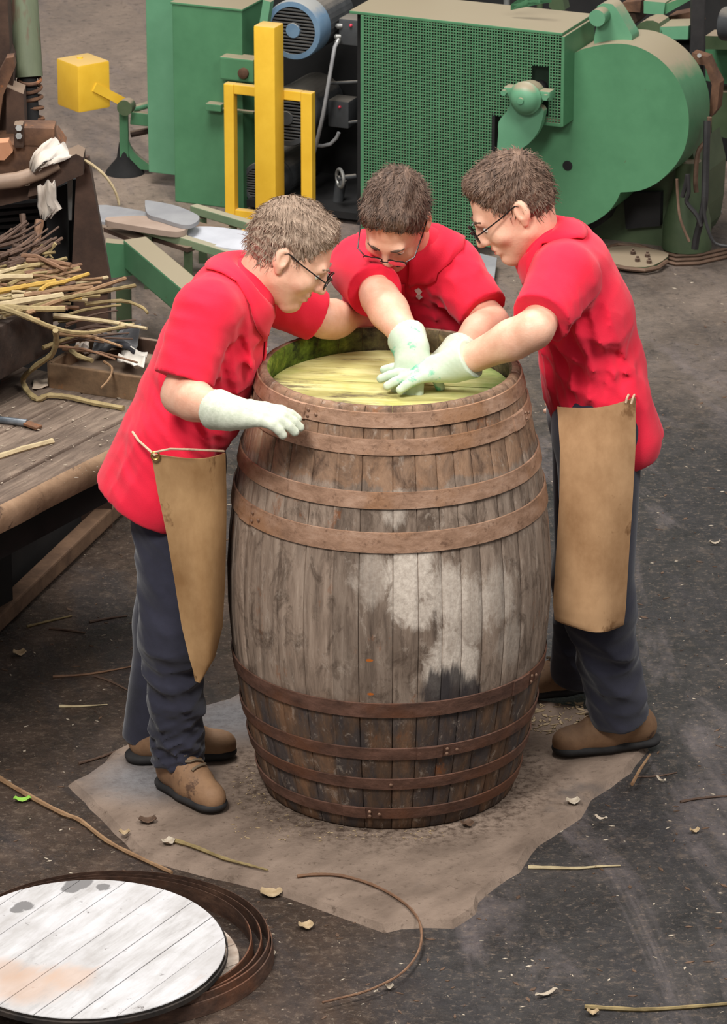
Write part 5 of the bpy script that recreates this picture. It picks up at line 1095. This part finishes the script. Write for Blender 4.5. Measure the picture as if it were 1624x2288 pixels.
reed([at(x, y, z=z) for x, y, z in [(-30, 678, ZR+.05), (10, 690, ZR+.05), (60, 708, ZR+.04), (122, 734, ZR+.0), (180, 744, ZR-.04), (230, 738, ZR-.05), (300, 724, ZR-.04)]], .0085, 0, 'long pale reed sagging across the front of the baulk')
reed([at(x, y, z=z) for x, y, z in [(190, 680, ZR), (270, 672, ZR), (316, 686, ZR-.01), (330, 700, ZR-.02)]], .006, 1, 'bent reed end arching toward the left man')
reed([at(x, y, z=z) for x, y, z in [(120, 704, ZR-.02), (205, 714, ZR-.04), (260, 722, ZR-.04), (328, 734, ZR-.04)]], .007, 6, 'straight pale reed pointing at the left man below the heap')
reed([at(x, y, z=z) for x, y, z in [(124, 738, ZR-.0), (126, 760, ZR-.04), (124, 772, ZR-.06), (114, 794, ZR-.10), (80, 818, ZR-.16), (52, 846, ZB+.03), (60, 872, ZB+.014), (84, 892, ZB+.012), (104, 884, ZB+.014), (128, 884, ZB+.014), (160, 888, ZB+.012), (210, 900, ZB+.010), (276, 912, ZB+.010)]], .0085, 0, 'twisted pale reed hanging from the heap onto the bench planks', tip=.9)
reed([at(x, y, z=z) for x, y, z in [(2, 708, ZR+.0), (14, 722, ZR-.02), (10, 760, ZR-.07), (6, 800, ZR-.13), (2, 832, ZR-.17)]], .008, 6, 'pale stripped reed hanging down the baulk at left edge', tip=.7)
reed([at(x, y, z=ZB+.008) for x, y in [(-40, 1030), (0, 1020), (50, 1004), (118, 986)]], .009, 6, 'pale reed lying on the bench planks below the chisel', tip=.9)
reed([at(x, y, z=ZB+.09) for x, y in [(138, 768), (160, 784), (176, 796), (206, 806)]], .009, 0, 'bent pale reed lying over the tray wall', tip=.7)
reed([at(x, y, OY-.07) for x, y in [(172, 352), (196, 362), (228, 386), (250, 414), (262, 440), (266, 458)]], .005, 6, 'pale cane arching down from the rusty post top', 'cane', None, 'cane', .8)
reed([at(x, y, z=ZB+.08) for x, y in [(232, 808), (250, 822), (244, 846), (226, 866)]], .004, 3, 'forked brown twig hanging over the tray wall', 'twig', None, 'twig')

# ------------------------------------------------------------ loose hoops and cask heads at the lower left
hc0 = at(258, 2118, z=.0)
M_hoopC = hoopmat('hoop_floor', (54, 40, 34), (84, 62, 51), (114, 86, 70), (118, 72, 46))
for i, (x, y, r, w, z0, lab) in enumerate(((252, 2112, .372, .052, .0, 'tall loose rusty hoop on the floor around the white head'), (246, 2112, .360, .048, .0, 'second loose hoop nested just inside the tall one'), (238, 2114, .345, .050, .0, 'inner loose hoop hugging the white head'), (252, 2112, .379, .036, .0, 'low outermost loose hoop lying outside the tall one'))):
    c = at(x, y, z=GZ+.03); z1 = GZ+z0; mb = MB(); mb.lathe([(r, z1), (r+.003, z1+.001), (r-.002, z1+w-.001), (r-.005, z1+w)], (c.x, c.y, 0), (0, 0, 1), 96, closed=True); h_ = thing('loose_hoop', lab, 'hoop', (c.x, c.y, z1), 0, 'loose hoops on the floor'); mb.build('band', M_hoopC, h_, smooth=True)
    rv = MB(); aa = R(-20+40*i); q = Vector((c.x+r*math.cos(aa), c.y+r*math.sin(aa), z1+w*.5)); rv.lathe([(.005, 0), (.0045, .003), (.002, .005)], q, (math.cos(aa), math.sin(aa), 0), 8); rv.build('rivet', M_rivet, h_)
t = NT('head_white'); a = t.noise(t.co((1, .2, 1), rot=(0, 0, R(32))), 18, 6, .7, .3); b = t.noise(t.co(), 30, 5, .75); c2 = t.noise(t.co(), 4.5, 5, .6)
col = t.ramp(a, [(.3, (150, 147, 146)), (.45, (174, 172, 172)), (.6, (188, 187, 189))]); col = t.mix(t.math('MULTIPLY', t.mask(c2, .5, .66), .4), col, (140, 134, 130)); col = t.mix(t.mask(b, .64, .72), col, (96, 90, 88))
cW = at(192, 2116, z=.072)
for px, py, rr_, cl_ in ((60, 2230, .16, (176, 146, 124)), (160, 2215, .10, (178, 150, 130)), (20, 2200, .10, (170, 142, 122))):
    q = at(px, py, z=.03); m = t.mask(t.math('MULTIPLY_ADD', t.sphere((q.x-cW.x, q.y-cW.y, 0), rr_, .9, (1, 1, .01)), .6, t.math('MULTIPLY', a, 1.0)), .66, 1.0); col = t.mix(t.math('MULTIPLY', m, .6), col, cl_)
for px, py, rx in ((176, 1992, .045), (160, 2002, .03), (228, 1998, .022), (56, 2036, .03), (40, 2044, .02)):
    q = at(px, py, z=.07); m = t.mask(t.math('MULTIPLY_ADD', t.sphere((q.x-cW.x, q.y-cW.y, 0), rx*1.5, 1.0, (1, 1, .01)), .62, t.math('MULTIPLY', a, 1.1)), .80, .90); col = t.mix(m, col, (112, 110, 110))
t.bump(a, .0015); M_whead = t.done(col, .7, spec=.25)
M_wedge = simple('head_edge_black', (34, 31, 30), (62, 54, 48), 20, rough=.9)
wh = thing('wooden_disc', 'round white painted cask head of joined boards lying on loose hoops', 'cask head', (cW.x, cW.y, cW.z))
tilt = Matrix.Rotation(R(3.5), 3, 'X')
for o in round_boards(wh, 'head_board', M_whead, (cW.x, cW.y, cW.z), .325, R(57), .088, .024, tilt, gap=.0008, jit=.0006):
    o.data.materials.append(M_wedge); m = (len(o.data.vertices))//3
    for p in o.data.polygons:
        if p.index < m: p.material_index = 1
mb = MB(); mb.lathe([(.328, -.022), (.331, -.020), (.331, -.008), (.328, -.006)], (0, 0, 0), (0, 0, 1), 72, closed=True); mb.v = [tuple(tilt @ Vector(p)+cW) for p in mb.v]; mb.build('rim_edge', M_wedge, wh, smooth=True)
c2 = at(232, 2150, z=.0); w2 = thing('wooden_disc', 'second pale cask head lying under the white one showing only its right edge', 'cask head', (c2.x, c2.y, -.01))
round_boards(w2, 'head_board', simple('head_pale_dirty', (120, 100, 84), (196, 184, 172), 7, rough=.8, spots=((60, 50, 44), .58, 12)), (c2.x, c2.y, .008), .318, R(40), .09, .02)

# ------------------------------------------------------------ stems and litter on the floor
def fl_(pts, r, m, label, cat='reed', name='reed', z=None, tip=.6): return reed([at(x, y, z=(GZ+r*.8) if z is None else z) for x, y in pts], r, m, label, cat, None, name, tip)
fl_([(-20, 1728), (60, 1776), (140, 1818), (180, 1834), (240, 1880), (310, 1916), (384, 1950)], .0075, 3, 'long tan reed on the floor running down to the loose hoops', tip=.7)
fl_([(390, 1878), (440, 1894), (500, 1918), (560, 1934), (598, 1944)], .0062, 1, 'olive reed with pointed ends on the slab edge', z=.007, tip=.4)
fl_([(560, 1952), (620, 1974), (680, 2000), (740, 2020), (800, 2040), (884, 2062)], .0042, 3, 'thin branching brown twig on the floor below the slab edge', 'twig', 'twig')
fl_([(640, 1984), (700, 2016), (760, 2040), (820, 2050), (880, 2062)], .003, 4, 'thinner twig lying under the branching brown twig', 'twig', 'twig')
fl_([(664, 1958), (700, 1954), (760, 1956), (830, 1976), (890, 2008), (930, 2046), (942, 2090), (930, 2136), (890, 2180), (820, 2214), (760, 2230), (720, 2240)], .004, 4, 'thin cane bent into a wide loop on the dark floor', 'cane', 'cane', z=.006, tip=.7)
fl_([(1180, 1938), (1230, 1939), (1290, 1940), (1340, 1936), (1386, 1934)], .0055, 6, 'pale straight reed lying right of the slab', tip=.4)
fl_([(1306, 2250), (1380, 2254), (1440, 2256), (1540, 2250), (1660, 2240)], .006, 1, 'olive reed lying at the bottom right corner', tip=.7)
fl_([(1412, 1752), (1428, 1722), (1440, 1704), (1452, 1686)], .005, 3, 'short tan reed leaning at the slab right corner', z=.01)
fl_([(1420, 1736), (1470, 1734), (1512, 1726)], .003, 5, 'thin black twig right of the slab corner', 'twig', 'twig'); fl_([(1520, 1792), (1560, 1784), (1630, 1778)], .004, 5, 'dark twig at the right edge of the floor', 'twig', 'twig')
fl_([(132, 1578), (180, 1578), (240, 1574)], .0045, 6, 'short white reed on the brown floor left of the left man', tip=.3)
for i, (q, m, lab) in enumerate(((((118, 1512), (200, 1506), (300, 1488)), 4, 'brown twig on the floor nearest the left man knee'), (((60, 1400), (100, 1390), (160, 1376)), 1, 'greenish twig under the bench edge'), (((200, 1390), (240, 1382), (284, 1376)), 5, 'dark twig by the floor timber end'), (((210, 1510), (250, 1524), (304, 1552)), 5, 'dark thin twig slanting toward the left boot'), (((176, 1706), (230, 1690), (284, 1668)), 5, 'dark twig beside the left man rear boot'), (((400, 1772), (340, 1840), (310, 1834)), 5, 'short dark chip of bark before the left boot'), (((110, 1404), (150, 1408), (190, 1414)), 5, 'dark twig lying below the greenish one'))):
    fl_(q, .004, m, lab, 'twig', 'twig')
def flake(x, y, w, l, m, label, z=None, rot=0.0, cat='wood chip', curl=.008):
    p = at(x, y, z=z); e = Vector((math.cos(rot), math.sin(rot), 0)); n = Vector((-e.y, e.x, 0)); zz = Vector((0, 0, 1))
    G = [[p+e*l*(u-.5)*(1-.3*abs(v))+n*w*.5*v*(1-.5*abs(u-.5))+zz*(.003+curl*abs(u-.5)**2*4+.004*abs(v)) for v in (-1, -.3, .4, 1)] for u in (0, .25, .5, .8, 1)]
    mb = MB(); mb.sheet(G, .0025); return tag(mb.build('wood_chip', m, smooth=True, sharp=50), label, cat)
M_leaf = simple('dry_leaf', (150, 128, 96), (182, 160, 128), 30); M_gleaf = simple('green_leaf', (120, 170, 60), (150, 196, 84), 30); M_chip = simple('pale_chip', (158, 144, 126), (190, 178, 160), 30); M_bchip = simple('bark_chip', (72, 54, 42), (100, 76, 58), 30)
for x, y, w, l, m, lab, r_ in ((50, 1792, .02, .05, M_gleaf, 'small bright green leaf on the floor at left', .1), (44, 1464, .035, .04, M_leaf, 'curled tan leaf on the brown floor at far left', .3), (278, 1866, .02, .03, M_leaf, 'small yellowish leaf by the slab left edge', 0), (376, 1886, .03, .035, M_chip, 'torn pale shaving at the slab front edge', .8), (606, 2000, .05, .06, M_leaf, 'flat brown leaf right of the loose hoops', .2), (684, 2074, .035, .04, M_leaf, 'tan leaf on the dark floor below the twig', .4), (604, 2138, .02, .03, M_chip, 'pale chip touching the outer loose hoop', .5), (1280, 1796, .03, .04, M_chip, 'pale scrap on the right part of the slab edge', .2), (1044, 1846, .03, .035, M_bchip, 'brown lump of bark on the slab before the cask', .6), (330, 1838, .03, .05, M_bchip, 'dark bark chip on the slab before the left boot', .1), (1552, 1862, .015, .03, M_leaf, 'olive scrap on the dark floor at right', .4), (1342, 1834, .01, .04, M_chip, 'thin pale splinter right of the slab edge', -.5), (1220, 2226, .012, .07, M_chip, 'pale greenish splinter low in the floor', .6), (1597, 1218, .01, .04, M_chip, 'white and orange cigarette like stub on dark floor at right', .05), (870, 2212, .015, .02, M_chip, 'small white crumb inside the cane loop', 0), (1324, 2268, .02, .03, M_leaf, 'tan crumb under the bottom right reed', 0), (1476, 1748, .006, .04, M_chip, 'pinkish sliver right of the slab corner', -.9)):
    on = 160 < x < 1440 and 1560 < y < 1990 and lab.find('slab') >= 0; flake(x, y, w, l, m, lab, .001 if on else None, r_)
def litter(name, label, n, region, mat, smin, smax, seed, z=None):
    rr = np.random.default_rng(seed); mb = MB(); c = 0
    while c < n:
        x, y = rr.uniform(region[0], region[2]), rr.uniform(region[1], region[3]); p = at(x, y, z=z); c += 1
        if math.hypot(p.x, p.y) < .335: continue
        l = smin+(smax-smin)*rr.uniform(0, 1)**2.5; w = l*rr.uniform(.15, .5); a = rr.uniform(0, 6.28); e = Vector((math.cos(a), math.sin(a), 0)); f = Vector((-e.y, e.x, 0)); t_ = Vector((0, 0, .0015)); q = [p+e*l/2, p+f*w/2, p-e*l/2, p-f*w/2]
        mb.add(q+[k+t_ for k in q], [(4, 5, 6, 7), (0, 1, 5, 4), (1, 2, 6, 5), (2, 3, 7, 6), (3, 0, 4, 7)])
    return tag(mb.build(name, mat), label, 'litter', kind='stuff')
litter('floor_litter', 'fine pale wood crumbs strewn over the whole dark floor', 1000, (-20, 600, 1650, 2300), M_chip, .002, .018, 1)
litter('floor_litter', 'fine brown crumbs strewn over the dark floor', 900, (-20, 700, 1650, 2300), M_bchip, .004, .03, 2)
litter('slab_litter', 'short straw crumbs on the slab round the cask foot', 500, (520, 1700, 1000, 1880), M_leaf, .004, .014, 3, .0006)
litter('slab_litter', 'straw crumbs by the right man boot', 130, (1170, 1570, 1330, 1640), M_leaf, .008, .035, 4, .0006)
litter('bench_litter', 'fine white crumbs over the bench planks', 170, (0, 890, 270, 1080), M_chip, .002, .014, 5, ZB+.004)
